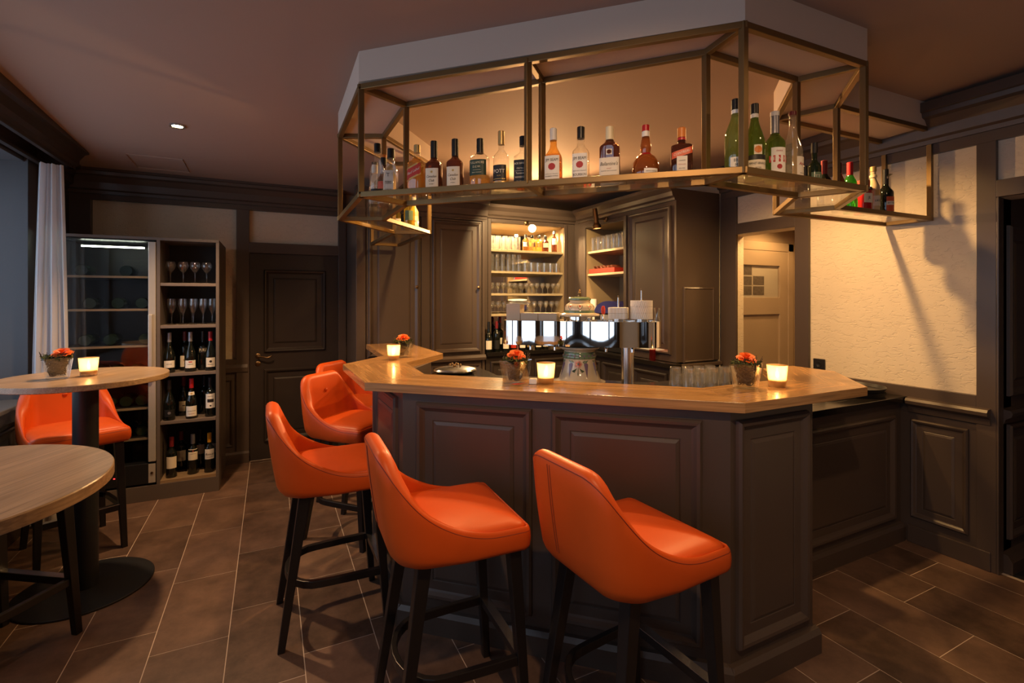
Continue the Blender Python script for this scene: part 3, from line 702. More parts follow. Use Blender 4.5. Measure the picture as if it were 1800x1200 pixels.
n2 = thing('niche_wing_unit', 'right wing of the back bar with lit niche beside a tall panelled door', 'shelving', (3.4, 3.9, 0))
XN = 3.135
for b in ((XN, 3.655, 3.17, 3.855, 0.998, 2.50), (XN, 3.60, 4.516, 4.745, 0.998, 2.50), (XN, 3.62, 3.855, 4.516, 2.33, 2.50), (3.60, 3.655, 3.855, 4.516, 0.998, 2.33)):
    obj('carcass', MB().box(*b), M['taupe'], n2, world=True)
for b in ((XN + 0.004, 3.6, 3.855, 3.863, 0.997, 2.325), (XN + 0.004, 3.6, 4.508, 4.516, 0.997, 2.325), (XN + 0.004, 3.6, 3.863, 4.508, 2.322, 2.33), (3.592, 3.6, 3.863, 4.508, 0.997, 2.322)):
    obj('lining', MB().box(*b), M['niche_paint'], n2, world=True)
SH2 = (2.065, 1.82)
for z in SH2:
    obj('shelf', MB().box(XN + 0.015, 3.59, 3.864, 4.507, z - 0.024, z), M['shelf_paint'], n2, world=True, bevel=0.003)
fr = MB()
for b in ((3.815, 3.86, 0.997, 2.365), (4.511, 4.556, 0.997, 2.365)): fr.box(XN - 0.014, XN + 0.004, b[0], b[1], b[2], b[3])
fr.box(XN - 0.014, XN + 0.004, 3.86, 4.511, 2.325, 2.365)
obj('architrave', fr, M['taupe'], n2, world=True, bevel=0.005)
obj('door', MB().panel((XN, 3.225, 1.06), (0, 1, 0), (-1, 0, 0), 0.555, 1.30, RAISED), M['taupe'], n2, world=True)
obj('crown_moulding', MB().extrude([(0, 2.40), (0.015, 2.40), (0.02, 2.42), (0.04, 2.435), (0.05, 2.47), (0.085, 2.505), (0.09, 2.535), (0, 2.535)], (XN, 3.17), (XN, 4.652), (-1, 0)), M['taupe'], n2, world=True)
panel(n2, (3.21, 3.17, 0.99), (1, 0, 0), (0, -1, 0), 0.37, 0.66, [(0, 0), (0.002, 0.012), (0.012, 0.018), (0.02, 0.012), (0.024, 0.012)])
board(n2, XN + 0.002, 3.655, 3.13, 3.169, 0.955, 0.985, 'taupe', 'ledge', 0.006)

bb = thing('back_bar_cabinet', 'dark base cabinets under the black back bar worktop', 'cabinet', (2.9, 4.0, 0))
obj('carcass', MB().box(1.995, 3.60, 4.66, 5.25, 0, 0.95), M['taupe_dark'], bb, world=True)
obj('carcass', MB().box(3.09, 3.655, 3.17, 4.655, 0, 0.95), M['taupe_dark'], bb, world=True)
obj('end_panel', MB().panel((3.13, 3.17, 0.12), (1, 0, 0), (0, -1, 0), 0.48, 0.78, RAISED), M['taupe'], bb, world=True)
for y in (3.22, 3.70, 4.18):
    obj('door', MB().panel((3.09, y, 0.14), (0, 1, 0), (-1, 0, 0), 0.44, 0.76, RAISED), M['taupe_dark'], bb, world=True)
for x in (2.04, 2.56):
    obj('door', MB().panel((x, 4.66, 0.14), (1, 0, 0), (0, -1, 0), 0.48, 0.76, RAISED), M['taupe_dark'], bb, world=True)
bt = MB(); bt.prism([(1.992, 4.62), (3.05, 4.62), (3.05, 3.10), (3.13, 3.10), (3.13, 4.745), (1.992, 4.745)], 0.955, 0.995)
bt.box(2.09, 2.995, 4.745, 5.19, 0.956, 0.994); bt.box(3.13, 3.595, 3.86, 4.51, 0.956, 0.994)
bto = obj('back_bar_worktop', bt, M['black_top'], bevel=0.002); tag(bto, 'black L-shaped back bar worktop below the lit niches', 'worktop')

# ================================================================= LIGHT FITTINGS
def downlight(loc, label):
    t = thing('ceiling_downlight', label, 'downlight', loc)
    obj('trim_ring', MB().lathe([(0.030, 0.006), (0.032, 0.0), (0.043, -0.003), (0.045, 0.004), (0.045, 0.01)], 24), M['steel'], t)
    obj('bulb', MB().lathe([(0.0, 0.001), (0.018, 0.001), (0.029, 0.004), (0.029, 0.008)], 20), M['lamp_glow'], t)
downlight((-0.54, 3.82, zc(0, 3.82) - 0.009), 'small round recessed downlight glowing on the left of the ceiling')
def swivel(label, mount, nrm, pivot, direction):
    t = thing('swivel_spotlight', label, 'spotlight', mount)
    Nn = Vector(nrm); inv = Vector(mount)
    mb = MB().lathe([(0.027, 0), (0.027, 0.012), (0.018, 0.02), (0, 0.021)], 18)
    q = Nn.to_track_quat('Z', 'Y').to_matrix(); mb.v = [tuple(q @ Vector(p)) for p in mb.v]
    obj('mounting_plate', mb, M['dark_brass'], t)
    pv = Vector(pivot) - inv
    obj('arm', MB().tube([Nn * 0.015, pv], 0.006, 8), M['dark_brass'], t)
    d = Vector(direction).normalized(); q = d.to_track_quat('Z', 'Y').to_matrix()
    mb = MB().lathe([(0.0, -0.11), (0.022, -0.11), (0.025, -0.10), (0.025, 0.03), (0.028, 0.045), (0.042, 0.06), (0.045, 0.095), (0.041, 0.095), (0.036, 0.062), (0.0, 0.058)], 20)
    mb.v = [tuple(q @ Vector(p) + pv) for p in mb.v]; obj('lamp_housing', mb, M['dark_brass'], t)
    mb = MB().lathe([(0.0, 0.062), (0.030, 0.066), (0.034, 0.078), (0.0, 0.088)], 16)
    mb.v = [tuple(q @ Vector(p) + pv) for p in mb.v]; obj('bulb', mb, M['lamp_glow'], t)
swivel('swivel spotlight above the left niche shining towards the bar', (2.50, 4.734, 2.370), (0, -1, 0), (2.492, 4.60, 2.30), (-0.42, -1, -0.20))
swivel('copper brown swivel spotlight above right niche pointing down', (XN - 0.016, 4.13, 2.370), (-1, 0, 0), (2.99, 4.13, 2.36), (0.12, -0.05, -1))

# ================================================================= STOOLS
def lerp_pts(P, x):
    for (a, b), (c, d) in zip(P, P[1:]):
        if x <= c:
            t = max(0, min(1, (x - a) / (c - a))); return b + (d - b) * t
    return P[-1][1]
HP = [(-0.30, 1.056), (-0.262, 1.056), (-0.240, 1.044), (-0.218, 1.004), (-0.190, 0.946), (-0.158, 0.890), (-0.120, 0.845), (-0.080, 0.812), (-0.036, 0.785), (0.006, 0.766), (0.050, 0.753), (0.090, 0.746), (0.14, 0.744), (0.30, 0.744)]
def loop_pts(hw, xf, xr, rf, rr, n=96):
    """rounded rectangle plan (front at +x) as evenly spaced points with normals"""
    segs = []
    def arc(cx, cy, r, a0, a1, k):
        return [(cx + r * math.cos(a0 + (a1 - a0) * i / k), cy + r * math.sin(a0 + (a1 - a0) * i / k)) for i in range(k + 1)]
    P = arc(xf - rf, hw - rf, rf, 0, R(90), 6) + arc(xr + rr, hw - rr, rr, R(90), R(180), 14) + arc(xr + rr, -hw + rr, rr, R(180), R(270), 14) + arc(xf - rf, -hw + rf, rf, R(270), R(360), 6)
    L = [0]
    for i in range(len(P)): L.append(L[-1] + math.dist(P[i], P[(i + 1) % len(P)]))
    q = []
    for k in range(n):
        s = L[-1] * k / n
        i = max(j for j in range(len(P)) if L[j] <= s + 1e-9); t = (s - L[i]) / max(1e-9, L[i + 1] - L[i])
        a, b = P[i], P[(i + 1) % len(P)]; q.append((a[0] + (b[0] - a[0]) * t, a[1] + (b[1] - a[1]) * t))
    return q
def make_stool():
    t = thing('bar_stool', 'x', 'bar stool', (0, 0, 0), 0, 'orange leather bar stools')
    n = 112; lp = loop_pts(0.234, 0.240, -0.240, 0.022, 0.115, n)
    H = []; NR = []
    for k, (x, y) in enumerate(lp):
        a, b = lp[k - 1], lp[(k + 1) % n]; tx, ty = b[0] - a[0], b[1] - a[1]; l = math.hypot(tx, ty)
        NR.append((ty / l, -tx / l)); H.append(lerp_pts(HP, x))
    for _ in range(2): H = [(H[k - 1] + 2 * H[k] + H[(k + 1) % n]) / 4 for k in range(n)]
    def ringpt(k, inset, z):
        x, y = lp[k]; nx, ny = NR[k]
        rear = max(0, min(1, (0.05 - x) / 0.25))
        lean = -0.045 * max(0, (z - 0.70) / 0.32) * rear
        bul = 0.006 * math.sin(max(0, min(1, (z - 0.66) / max(0.05, H[k] - 0.66))) * math.pi)
        s = bul - inset
        sy = 1 + 0.03 * max(0, z - 0.72) * rear
        return (x + nx * s + lean, (y + ny * s) * sy, z)
    v = []; rows = 0
    V_ = []
    for k in range(n):
        h = H[k]; x = lp[k][0]; rear = max(0, min(1, (0.0 - x) / 0.2)); th = 0.014 + 0.044 * max(0, min(1, (h - 0.75) / 0.16))
        zb_ = 0.655
        tuck = 0.02 + 0.03 * rear; zr = 0.02 + 0.035 * rear
        pr = [(0.16, zb_), (tuck + 0.005, zb_), (tuck * 0.45, zb_ + zr * 0.25), (tuck * 0.12, zb_ + zr * 0.65), (0.0, zb_ + zr)]
        z0 = zb_ + zr; z1 = h - 0.020
        for q in (0.2, 0.4, 0.6, 0.8, 1.0): pr.append((0.0, z0 + (z1 - z0) * q))
        e = min(1.0, th / 0.05); pr += [(th * 0.10, h - 0.008), (th * 0.30, h - 0.001), (th * 0.5, h + 0.001), (th * 0.72, h - 0.003 * e), (th * 0.92, h - 0.012 * e), (th, h - 0.028 * e)]
        zi = 0.70
        for q in (0.25, 0.5, 0.75, 1.0): pr.append((th + 0.012 * q, (h - 0.028 * e) + (zi - (h - 0.028 * e)) * q))
        rows = len(pr)
        V_ += [ringpt(k, i_, z_) for i_, z_ in pr]
    f = []
    for k in range(n):
        k2 = (k + 1) % n
        for j in range(rows - 1): f.append((k * rows + j, k2 * rows + j, k2 * rows + j + 1, k * rows + j + 1))
    f.append([k * rows for k in range(n)])
    shell = MB().add(V_, f, True); obj('shell', shell, M['orange'], t)
    # seam along the rim
    st = [ringpt(k, 0.0012, H[k] - 0.016) for k in range(n)]
    obj('seam', MB().tube(st, 0.0016, 5, True), M['orange_dark'], t)
    # back seam (two stitched lines)
    kk = min(range(n), key=lambda k: abs(lp[k][1] - 0.06) + (10 if lp[k][0] > -0.2 else 0))
    bs = MB()
    for dk in (0, ):
        for oy in (-0.006, 0.006):
            pth = []
            for i in range(9):
                z = 0.72 + (H[kk] - 0.03 - 0.72) * i / 8; p = ringpt(kk, -0.0003, z); pth.append((p[0], p[1] + oy, p[2]))
            bs.tube(pth, 0.0013, 4)
    obj('back_seam', bs, M['orange_dark'], t)
    # seat cushion
    m = 56; cl = loop_pts(0.224, 0.230, -0.19, 0.025, 0.10, m); v = []; f = []
    levels = [(1.0, 0.70), (1.0, 0.738), (0.988, 0.746), (0.95, 0.754), (0.86, 0.763), (0.70, 0.770), (0.45, 0.775), (0.2, 0.777)]
    for sc_, z in levels:
        for x, y in cl: v.append((0.02 + (x - 0.02) * sc_, y * sc_, z))
    for j in range(len(levels) - 1):
        for k in range(m):
            k2 = (k + 1) % m; f.append((j * m + k, j * m + k2, (j + 1) * m + k2, (j + 1) * m + k))
    f.append([(len(levels) - 1) * m + k for k in range(m)])
    obj('seat_cushion', MB().add(v, f, True), M['orange'], t)
    bt_ = MB().lathe([(0.013, 0), (0.012, 0.004), (0.007, 0.008), (0, 0.009)], 12)
    bt_.v = [(-0.214 + z, x, 0.93 + y) for x, y, z in bt_.v]; obj('button', bt_, M['orange'], t)
    # legs
    for sy in (-1, 1):
        for (x0, y0, x1, y1, w0, w1) in ((0.190, 0.180, 0.235, 0.200, 0.046, 0.030), (-0.125, 0.150, -0.225, 0.195, 0.048, 0.030)):
            v = []
            for (x, y, z, w) in ((x1, y1 * sy, 0.0, w1), (x0, y0 * sy, 0.672, w0)):
                for b in (-1, 1):
                    for a in (-1, 1): v.append((x + a * w / 2, y + b * w / 2, z))
            l = MB().add(v, [(0, 2, 3, 1), (4, 5, 7, 6), (0, 1, 5, 4), (2, 6, 7, 3), (0, 4, 6, 2), (1, 3, 7, 5)])
            obj('leg', l, M['black_wood'], t, bevel=0.003)
    # bentwood footrest loop and front bar with metal plate
    zf = 0.255; pth = [(0.215, 0.192, zf)]
    pth += [(0.10, 0.190, zf), (0.0, 0.186, zf)]
    for i in range(13):
        a = R(90) + R(180) * i / 12; pth.append((-0.06 + 0.135 * math.cos(a), 0.182 * math.sin(a), zf))
    pth += [(0.0, -0.186, zf), (0.10, -0.190, zf), (0.215, -0.192, zf)]
    obj('footrest_loop', MB().tube(pth, 0, rect=(0.022, 0.034)), M['black_wood'], t, bevel=0.003)
    fb = obj('footrest_bar', MB().box(0.206, 0.231, -0.178, 0.178, zf - 0.02, zf + 0.016), M['black_wood'], t, bevel=0.002)
    obj('metal_plate', MB().box(0.202, 0.235, -0.176, 0.176, zf + 0.0155, zf + 0.0185), M['steel'], t)
    return t
stool = make_stool()
STOOLS = [((0.60, 1.775), -2, 'orange leather bar stool in the centre foreground, middle of the front row'),
          ((1.095, 1.335), 4, 'orange leather bar stool nearest the viewer, rightmost with full back showing'),
          ((0.268, 2.575), 0, 'orange leather bar stool in the left foreground before the bar corner'),
          ((0.49, 3.41), -46, 'orange leather bar stool turned to show its inner back, second last along the bar'),
          ((0.63, 4.0), -44, 'orange leather bar stool farthest away, mostly hidden behind another stool'),
          ((-1.10, 3.95), -64, 'orange leather bar stool facing us behind the round table by the window'),
          ((-1.10, 2.85), 56, 'bar stool at far left edge, only black legs and footrest showing between tables')]
for i, (p, a, lab) in enumerate(STOOLS):
    if i == 0:
        stool.location = (*p, 0); stool.rotation_euler = (0, 0, R(a)); stool['label'] = lab
    else: dup(stool, (*p, 0), R(a), lab)

# ================================================================= ROUND TABLES
def round_table(x, y, label):
    t = thing('round_table', label, 'table', (x, y, 0))
    tp = MB().lathe([(0.0, 1.105), (0.366, 1.105), (0.37, 1.108), (0.37, 1.132), (0.368, 1.135), (0.0, 1.135)], 96, smooth=False)
    obj('tabletop', tp, M['oak_table'], t)
    obj('column', MB().lathe([(0.055, 0.008), (0.055, 1.098)], 32), M['black_metal'], t)
    obj('base_plate', MB().lathe([(0.0, 0.0), (0.30, 0.0), (0.30, 0.008), (0.297, 0.010), (0.06, 0.012), (0.0, 0.012)], 64, smooth=False), M['black_metal'], t)
    obj('top_plate', MB().lathe([(0.0, 1.094), (0.10, 1.094), (0.10, 1.105), (0.0, 1.105)], 32, smooth=False), M['black_metal'], t)
round_table(-0.888, 3.375, 'round oak bar table on black column by the window, carrying vase and candle')
round_table(-0.72, 1.505, 'round oak bar table cut off at the left foreground')

# ================================================================= GLASSWARE AND BOTTLES
def cup(r0, r1, h, t=0.0025, b=0.008):
    return [(0, 0), (r0 - 0.002, 0), (r0, 0.002), (r1, h), (r1 - t, h), (r0 - t, b), (0, b)]
def stem_glass(rb, hb, hs, rf=0.032, seg=16, rim=0.85):
    """foot, stem and bowl: the bowl is a cup part of its own"""
    foot = [(0, 0), (rf, 0), (rf, 0.0015), (0.010, 0.005), (0.0042, 0.012), (0.0038, hs - 0.012), (0.008, hs)]
    k = 8; out = []
    for i in range(k + 1):
        t = i / k; r = rb * min(1.0, math.sin(min(1, (t * 0.97 + 0.12) * 1.15) * math.pi / 2)) if t < 0.55 else rb * (1 + (rim - 1) * ((t - 0.55) / 0.45) ** 1.5)
        out.append((r, hs + hb * t))
    inn = [(max(0.0, r - 0.002), z + 0.001) for r, z in out[::-1]]
    return foot, [(0, hs)] + out + inn[:-1] + [(0, hs + 0.004)]
def glass(name, label, cat, group, loc, prof, seg=14, flip=False, key=None, stem=None):
    if key in GL:
        return dup(GL[key], loc, random.uniform(0, 6.28), label, group)
    if stem:
        t = thing(name, label, cat, loc, 0, group)
        obj('stem', MB().lathe(stem[0], seg), M['glassware'], t); obj('bowl', MB().lathe(stem[1], seg), M['glassware'], t)
    else:
        p = [(r, max(z for _, z in prof) - z) for r, z in prof][::-1] if flip else prof
        t = obj(name, MB().lathe(p, seg), M['glassware']); t.location = loc; tag(t, label, cat, group)
    GL[key] = t
    return t
GL = {}
ORD = ['first', 'second', 'third', 'fourth', 'fifth', 'sixth', 'seventh', 'eighth', 'ninth', 'tenth', 'eleventh', 'twelfth', 'thirteenth', 'fourteenth']
jit = lambda a=0.004: random.uniform(-a, a)
# --- niche 1 (x 2.10..2.98, y 4.78..5.17)
def row(n, x0, x1, y, z, **kw):
    base = kw.pop('label'); rown = 'front' if y < 4.84 else ('back' if y < 4.95 else 'rearmost')
    for i in range(n):
        kw['label'] = base % (ORD[i], rown)
        x = x0 + (x1 - x0) * i / max(1, n - 1)
        glass(loc=(x + jit(), y + jit(), z + 0.0008), **kw)
T = dict(name='tall_glass', label='tall clear glass on top left niche shelf, %s from left in its %s row', cat='glass', group='tall glasses on the top niche shelf', prof=cup(0.026, 0.031, 0.15), key='tall1')
row(5, 2.13, 2.44, 4.82, SH1[0], **T); row(5, 2.16, 2.46, 4.93, SH1[0], **T)
T = dict(name='beer_glass', label='slim beer glass on second left niche shelf, %s from left in its %s row', cat='glass', group='slim glasses on the second niche shelf', prof=cup(0.024, 0.028, 0.185), key='tall2')
row(6, 2.125, 2.455, 4.815, SH1[1], **T); row(5, 2.15, 2.46, 4.92, SH1[1], **T)
T = dict(name='tumbler', label='short tumbler on second left niche shelf, %s from left in its %s row', cat='glass', group='tumblers on the second niche shelf', prof=cup(0.033, 0.037, 0.105), key='tumb1')
row(6, 2.54, 2.95, 4.82, SH1[1], **T); row(5, 2.58, 2.92, 4.92, SH1[1], **T)
sg = stem_glass(0.027, 0.060, 0.055, 0.026, 12)
T = dict(name='stemmed_glass', label='small stemmed glass on third left niche shelf, %s from left in its %s row', cat='glass', group='stemmed glasses on the third niche shelf', prof=None, stem=sg, key='stem1', seg=12)
row(13, 2.13, 2.955, 4.81, SH1[2], **T); row(12, 2.16, 2.93, 4.885, SH1[2], **T); row(6, 2.45, 2.75, 4.97, SH1[2], **T)
T = dict(name='stemmed_glass', label='stemmed glass on lowest left niche shelf, %s from left in its %s row', cat='glass', group='stemmed glasses on the lowest niche shelf', prof=None, stem=stem_glass(0.030, 0.075, 0.06, 0.028, 12), key='stem2', seg=12)
row(12, 2.13, 2.95, 4.82, SH1[3], **T); row(6, 2.56, 2.92, 4.91, SH1[3], **T)
# --- niche 2 (y 3.88..4.49, x 3.16..3.58)
for i in range(7):
    for dx in (0, 0.10):
        glass('beer_glass', 'clear glass on the right niche top shelf, %s from right in its %s row' % (ORD[i], 'back' if dx else 'front'), 'glass', 'glasses on the right niche top shelf', (3.185 + dx + jit(), 3.91 + i * 0.088 + jit(), SH2[0] + 0.0008), cup(0.030, 0.036, 0.15), key='r1')

# --- text
TXT = {}
def text_geo(s):
    if s in TXT: return TXT[s]
    cu = bpy.data.curves.new('lettering', 'FONT'); cu.body = s; cu.size = 1.0; cu.align_x = 'CENTER'; cu.align_y = 'CENTER'; cu.resolution_u = 2
    o = bpy.data.objects.new('lettering_tmp', cu); me = o.to_mesh()
    v = [(p.co.x, p.co.y) for p in me.vertices]; f = [list(p.vertices) for p in me.polygons]
    o.to_mesh_clear(); bpy.data.objects.remove(o); bpy.data.curves.remove(cu)
    TXT[s] = (v, f); return TXT[s]

def smooth_prof(R_, H_, s0, s1, rn, foot=True):
    """body radius R to z=s0, cosine shoulder to neck radius rn at s1, neck up to H"""
    p = [(0, 0.0), (R_ * 0.90, 0.0), (R_, 0.008), (R_, s0)]
    for i in range(1, 7):
        t = i / 7; p.append((rn + (R_ - rn) * (0.5 + 0.5 * math.cos(math.pi * t)), s0 + (s1 - s0) * t))
    p += [(rn, s1), (rn, H_)]
    return p
def cross(theta, r, q, aspx, aspy):
    """front is local +x; q = squareness 0..1"""
    c, s_ = math.cos(theta), math.sin(theta)
    p = 2 + 5 * q; k = (abs(c) ** p + abs(s_) ** p) ** (-1 / p)
    ax = 1 + (aspx - 1) * min(1, q * 1.0 if q > 0 else 0); ay = 1 + (aspy - 1) * min(1, q)
    return r * k * c * ax, r * k * s_ * ay
def bottle(label, loc, head, prof, mats, fill=None, q=0.0, asp=(1, 1), cap=None, labels=(), group=None, name='bottle', cat='bottle', seg=28, qz=None):
    t = thing(name, label, cat, loc, head, group)
    zq = qz if qz else (prof[3][1] if len(prof) > 3 else 1)
    zmax = prof[-1][1]
    def qq(z):
        if not q: return 0
        return q * max(0.0, min(1.0, 1 - (z - zq) / max(0.02, 0.25 * (zmax - zq)))) if z > zq else q
    v = []; f = []; mi = []; P = list(prof)
    if fill:
        k = max(i for i in range(len(P)) if P[i][1] <= fill); 
        if k + 1 < len(P):
            a, b = P[k], P[k + 1]; tt = (fill - a[1]) / max(1e-6, b[1] - a[1]); P.insert(k + 1, (a[0] + (b[0] - a[0]) * tt, fill))
    n = seg; mb = MB()
    for r, z in P:
        for i in range(n):
            x, y = cross(2 * math.pi * i / n, max(r, 1e-4), qq(z), *asp); v.append((x, y, z))
    lo = []; hi = []
    for j in range(len(P) - 1):
        for i in range(n):
            i2 = (i + 1) % n; fc = (j * n + i, j * n + i2, (j + 1) * n + i2, (j + 1) * n + i)
            (lo if (fill is None or P[j + 1][1] <= fill + 1e-6) else hi).append(fc)
    mb.add(v, [], True)
    for fc in lo: mb.f.append(fc); mb.m.append(0); mb.sm.append(True)
    for fc in hi: mb.f.append(fc); mb.m.append(1 if len(mats) > 1 else 0); mb.sm.append(True)
    mb.f.append([(len(P) - 1) * n + i for i in range(n)]); mb.m.append(1 if len(mats) > 1 else 0); mb.sm.append(False)
    obj('glass_body', mb, [M[m] for m in mats], t)
    def surf_r(z):
        for (r0, z0), (r1, z1) in zip(prof[1:], prof[2:]):
            if z0 <= z <= z1 and z1 > z0: return r0 + (r1 - r0) * (z - z0) / (z1 - z0)
        return prof[3][0]
    def arc_map(z, off):
        """front arc: list of (s, theta)"""
        r = surf_r(z); pts = [(math.radians(a), cross(math.radians(a), r, qq(z), *asp)) for a in range(-100, 101, 4)]
        L = [0]
        for a, b in zip(pts, pts[1:]): L.append(L[-1] + math.dist(a[1], b[1]))
        mid = L[len(L) // 2]
        return [(l - mid, p[0]) for l, p in zip(L, pts)], r
    def on_surf(s_, z, off):
        key = (round(z, 4))
        if key not in cache: cache[key] = arc_map(z, off)
        m_, r = cache[key]
        for (a, ta), (b, tb) in zip(m_, m_[1:]):
            if a <= s_ <= b or (b == m_[-1][0] and s_ > b) or (a == m_[0][0] and s_ < a):
                th = ta + (tb - ta) * (s_ - a) / max(1e-9, b - a); break
        x, y = cross(th, r, qq(z), *asp); l = math.hypot(x, y)
        return (x + x / l * off, y + y / l * off, z)
    cache = {}
    if cap:
        for c in (cap if isinstance(cap, list) else [cap]):
            r, z0, z1, m = c
            obj('cap', MB().lathe([(0, z0), (r, z0), (r, z1 - 0.002), (r - 0.002, z1), (0, z1)], 18), M[m], t)
    for lb in labels:
        z0, z1, hw, m = lb[:4]; texts = lb[4] if len(lb) > 4 else (); slope = lb[5] if len(lb) > 5 else 0.0; side = lb[6] if len(lb) > 6 else 0.0
        lm = MB(); v = []; f = []; kx = 12; kz = 3
        for layer in (0.0014, 0.0004):
            for j in range(kz + 1):
                for i in range(kx + 1):
                    s_ = -hw + 2 * hw * i / kx + side; z = z0 + (z1 - z0) * j / kz + slope * (s_ - side)
                    v.append(on_surf(s_, z, layer))
        o2 = (kx + 1) * (kz + 1)
        for j in range(kz):
            for i in range(kx):
                a = j * (kx + 1) + i; f.append((a, a + 1, a + kx + 2, a + kx + 1)); f.append((o2 + a, o2 + a + kx + 1, o2 + a + kx + 2, o2 + a + 1))
        for i in range(kx):
            a = i; f.append((a, o2 + a, o2 + a + 1, a + 1)); a = kz * (kx + 1) + i; f.append((a, a + 1, o2 + a + 1, o2 + a))
        for j in range(kz):
            a = j * (kx + 1); f.append((a, a + kx + 1, o2 + a + kx + 1, o2 + a)); a += kx; f.append((a, o2 + a, o2 + a + kx + 1, a + kx + 1))
        lo_ = obj('label', lm.add(v, f, True), M[m], t)
        for tx in texts:
            st, zz, size, tm = tx[:4]; sx = tx[4] if len(tx) > 4 else 1.0; shear = tx[5] if len(tx) > 5 else 0.0
            if st == 'SEAL':
                v = [on_surf(side, zz, 0.0024)]; 
                for i in range(20):
                    a = 2 * math.pi * i / 20; rr = size * (1 + 0.08 * (i % 2)); v.append(on_surf(side + rr * math.cos(a), zz + rr * math.sin(a), 0.0024))
                obj('seal', MB().add(v, [(0, 1 + i, 1 + (i + 1) % 20) for i in range(20)]), M[tm], lo_); continue
            if st == 'BAR':
                w_, h_ = size; v = [on_surf(side + a * w_, zz + b * h_ + slope * a * w_, 0.0022) for b in (-1, 1) for a in (-1, -0.5, 0, 0.5, 1)]
                obj('stripe', MB().add(v, [(i, i + 1, i + 6, i + 5) for i in range(4)]), M[tm], lo_); continue
            tv, tf = text_geo(st)
            v = [on_surf(side + (x * sx + y * shear) * size, zz + y * size + slope * x * sx * size, 0.0026) for x, y in tv]
            obj('lettering', MB().add(v, tf), M[tm], lo_)
    return t
ZB = ZSH + 0.0005
HF = math.atan2(-0.76, -0.70)              # labels of the front row look out over the stools
def b_std(R_, H_, s0, s1, rn): return smooth_prof(R_, H_, s0, s1, rn)
G1 = None
# front row, left to right
bottle('square whisky bottle with slanted red label, gold cap, leftmost on the front shelf', (0.640, 2.344, ZB), HF, b_std(0.038, 0.222, 0.150, 0.195, 0.014), ['amber', 'glass_clear'], 0.185, 0.75, (1, 1), (0.0155, 0.208, 0.246, 'cap_gold'),
    [(0.083, 0.135, 0.037, 'red_label', [('Red Label', 0.110, 0.020, 'paper', 0.75, 0.2), ('BAR', 0.082, (0.037, 0.004), 'ink_gold'), ('BAR', 0.137, (0.037, 0.004), 'ink_gold')], 0.45)])
for x, y, lab in ((0.706, 2.283, 'left of the two dark whisky bottles with cream labels and black necks'), (0.787, 2.210, 'right of the two dark whisky bottles with cream labels and black necks')):
    bottle(lab, (x, y, ZB), HF + R(8), b_std(0.038, 0.225, 0.140, 0.175, 0.015), ['amber_deep'], None, 0.35, (1, 1), [(0.0165, 0.175, 0.256, 'cap_black')],
        [(0.012, 0.118, 0.031, 'paper', [('Canadian', 0.078, 0.017, 'ink', 0.75, 0.25), ('Club', 0.059, 0.017, 'ink', 0.8, 0.25), ('WHISKY', 0.042, 0.006, 'ink'), ('IMPORTED', 0.026, 0.006, 'ink_red'), ('SEAL', 0.100, 0.005, 'ink_gold')])])
bottle('half full whiskey bottle with a dark green label and black capsule', (0.880, 2.126, ZB), HF, b_std(0.044, 0.20, 0.150, 0.190, 0.0145), ['amber', 'glass_clear'], 0.072, 0.2, (1, 1), (0.0165, 0.178, 0.247, 'cap_black'),
    [(0.068, 0.140, 0.045, 'green_label', [('TULLAMORE', 0.125, 0.0155, 'cap_cream', 0.78), ('D.E.W.', 0.106, 0.0145, 'cap_cream', 0.9), ('IRISH WHISKEY', 0.080, 0.0065, 'cap_cream'), ('BAR', 0.092, (0.018, 0.0006), 'cap_cream')]), (0.012, 0.024, 0.030, 'paper')])
bottle('slim rum bottle with black label and tall gold cap', (0.957, 2.057, ZB), HF, b_std(0.036, 0.215, 0.150, 0.190, 0.0135), ['gold_liq', 'glass_clear'], 0.10, 0.1, (1, 1), (0.0155, 0.210, 0.273, 'cap_gold'),
    [(0.038, 0.110, 0.034, 'black_label', [('POTT', 0.080, 0.024, 'paper', 0.85), ('RUM', 0.060, 0.008, 'ink_gold'), ('BAR', 0.046, (0.028, 0.0012), 'ink_gold')]), (0.012, 0.034, 0.026, 'cap_gold')])
bottle('square whiskey bottle with black label and black cap behind the middle rack post', (1.033, 1.987, ZB), HF, b_std(0.036, 0.205, 0.140, 0.172, 0.0145), ['amber', 'glass_clear'], 0.060, 0.8, (1, 1), (0.016, 0.195, 0.239, 'cap_black'),
    [(0.014, 0.125, 0.034, 'black_label', [("JACK DANIEL'S", 0.108, 0.0125, 'paper', 0.72), ('Old No.7', 0.086, 0.010, 'paper', 0.9), ('Tennessee', 0.064, 0.013, 'paper', 0.8, 0.2), ('WHISKEY', 0.046, 0.012, 'paper'), ('70cl  40% VOL', 0.028, 0.006, 'paper'), ('BAR', 0.075, (0.025, 0.0006), 'paper')])])
bottle('amber bourbon bottle with a cream label, red seal and white cap', (1.138, 1.892, ZB), HF, b_std(0.037, 0.220, 0.128, 0.185, 0.0150), ['amber_dark', 'amber'], 0.14, 0.55, (1, 1), (0.0160, 0.208, 0.262, 'cap_white'),
    [(0.008, 0.132, 0.0335, 'paper_white', [('JIM BEAM', 0.112, 0.0185, 'ink', 0.72), ('SEAL', 0.083, 0.0145, 'ink_red'), ('KENTUCKY STRAIGHT', 0.050, 0.0055, 'ink'), ('BOURBON WHISKEY', 0.040, 0.0075, 'ink', 0.8), ('SOUR MASH', 0.024, 0.0060, 'ink')])])
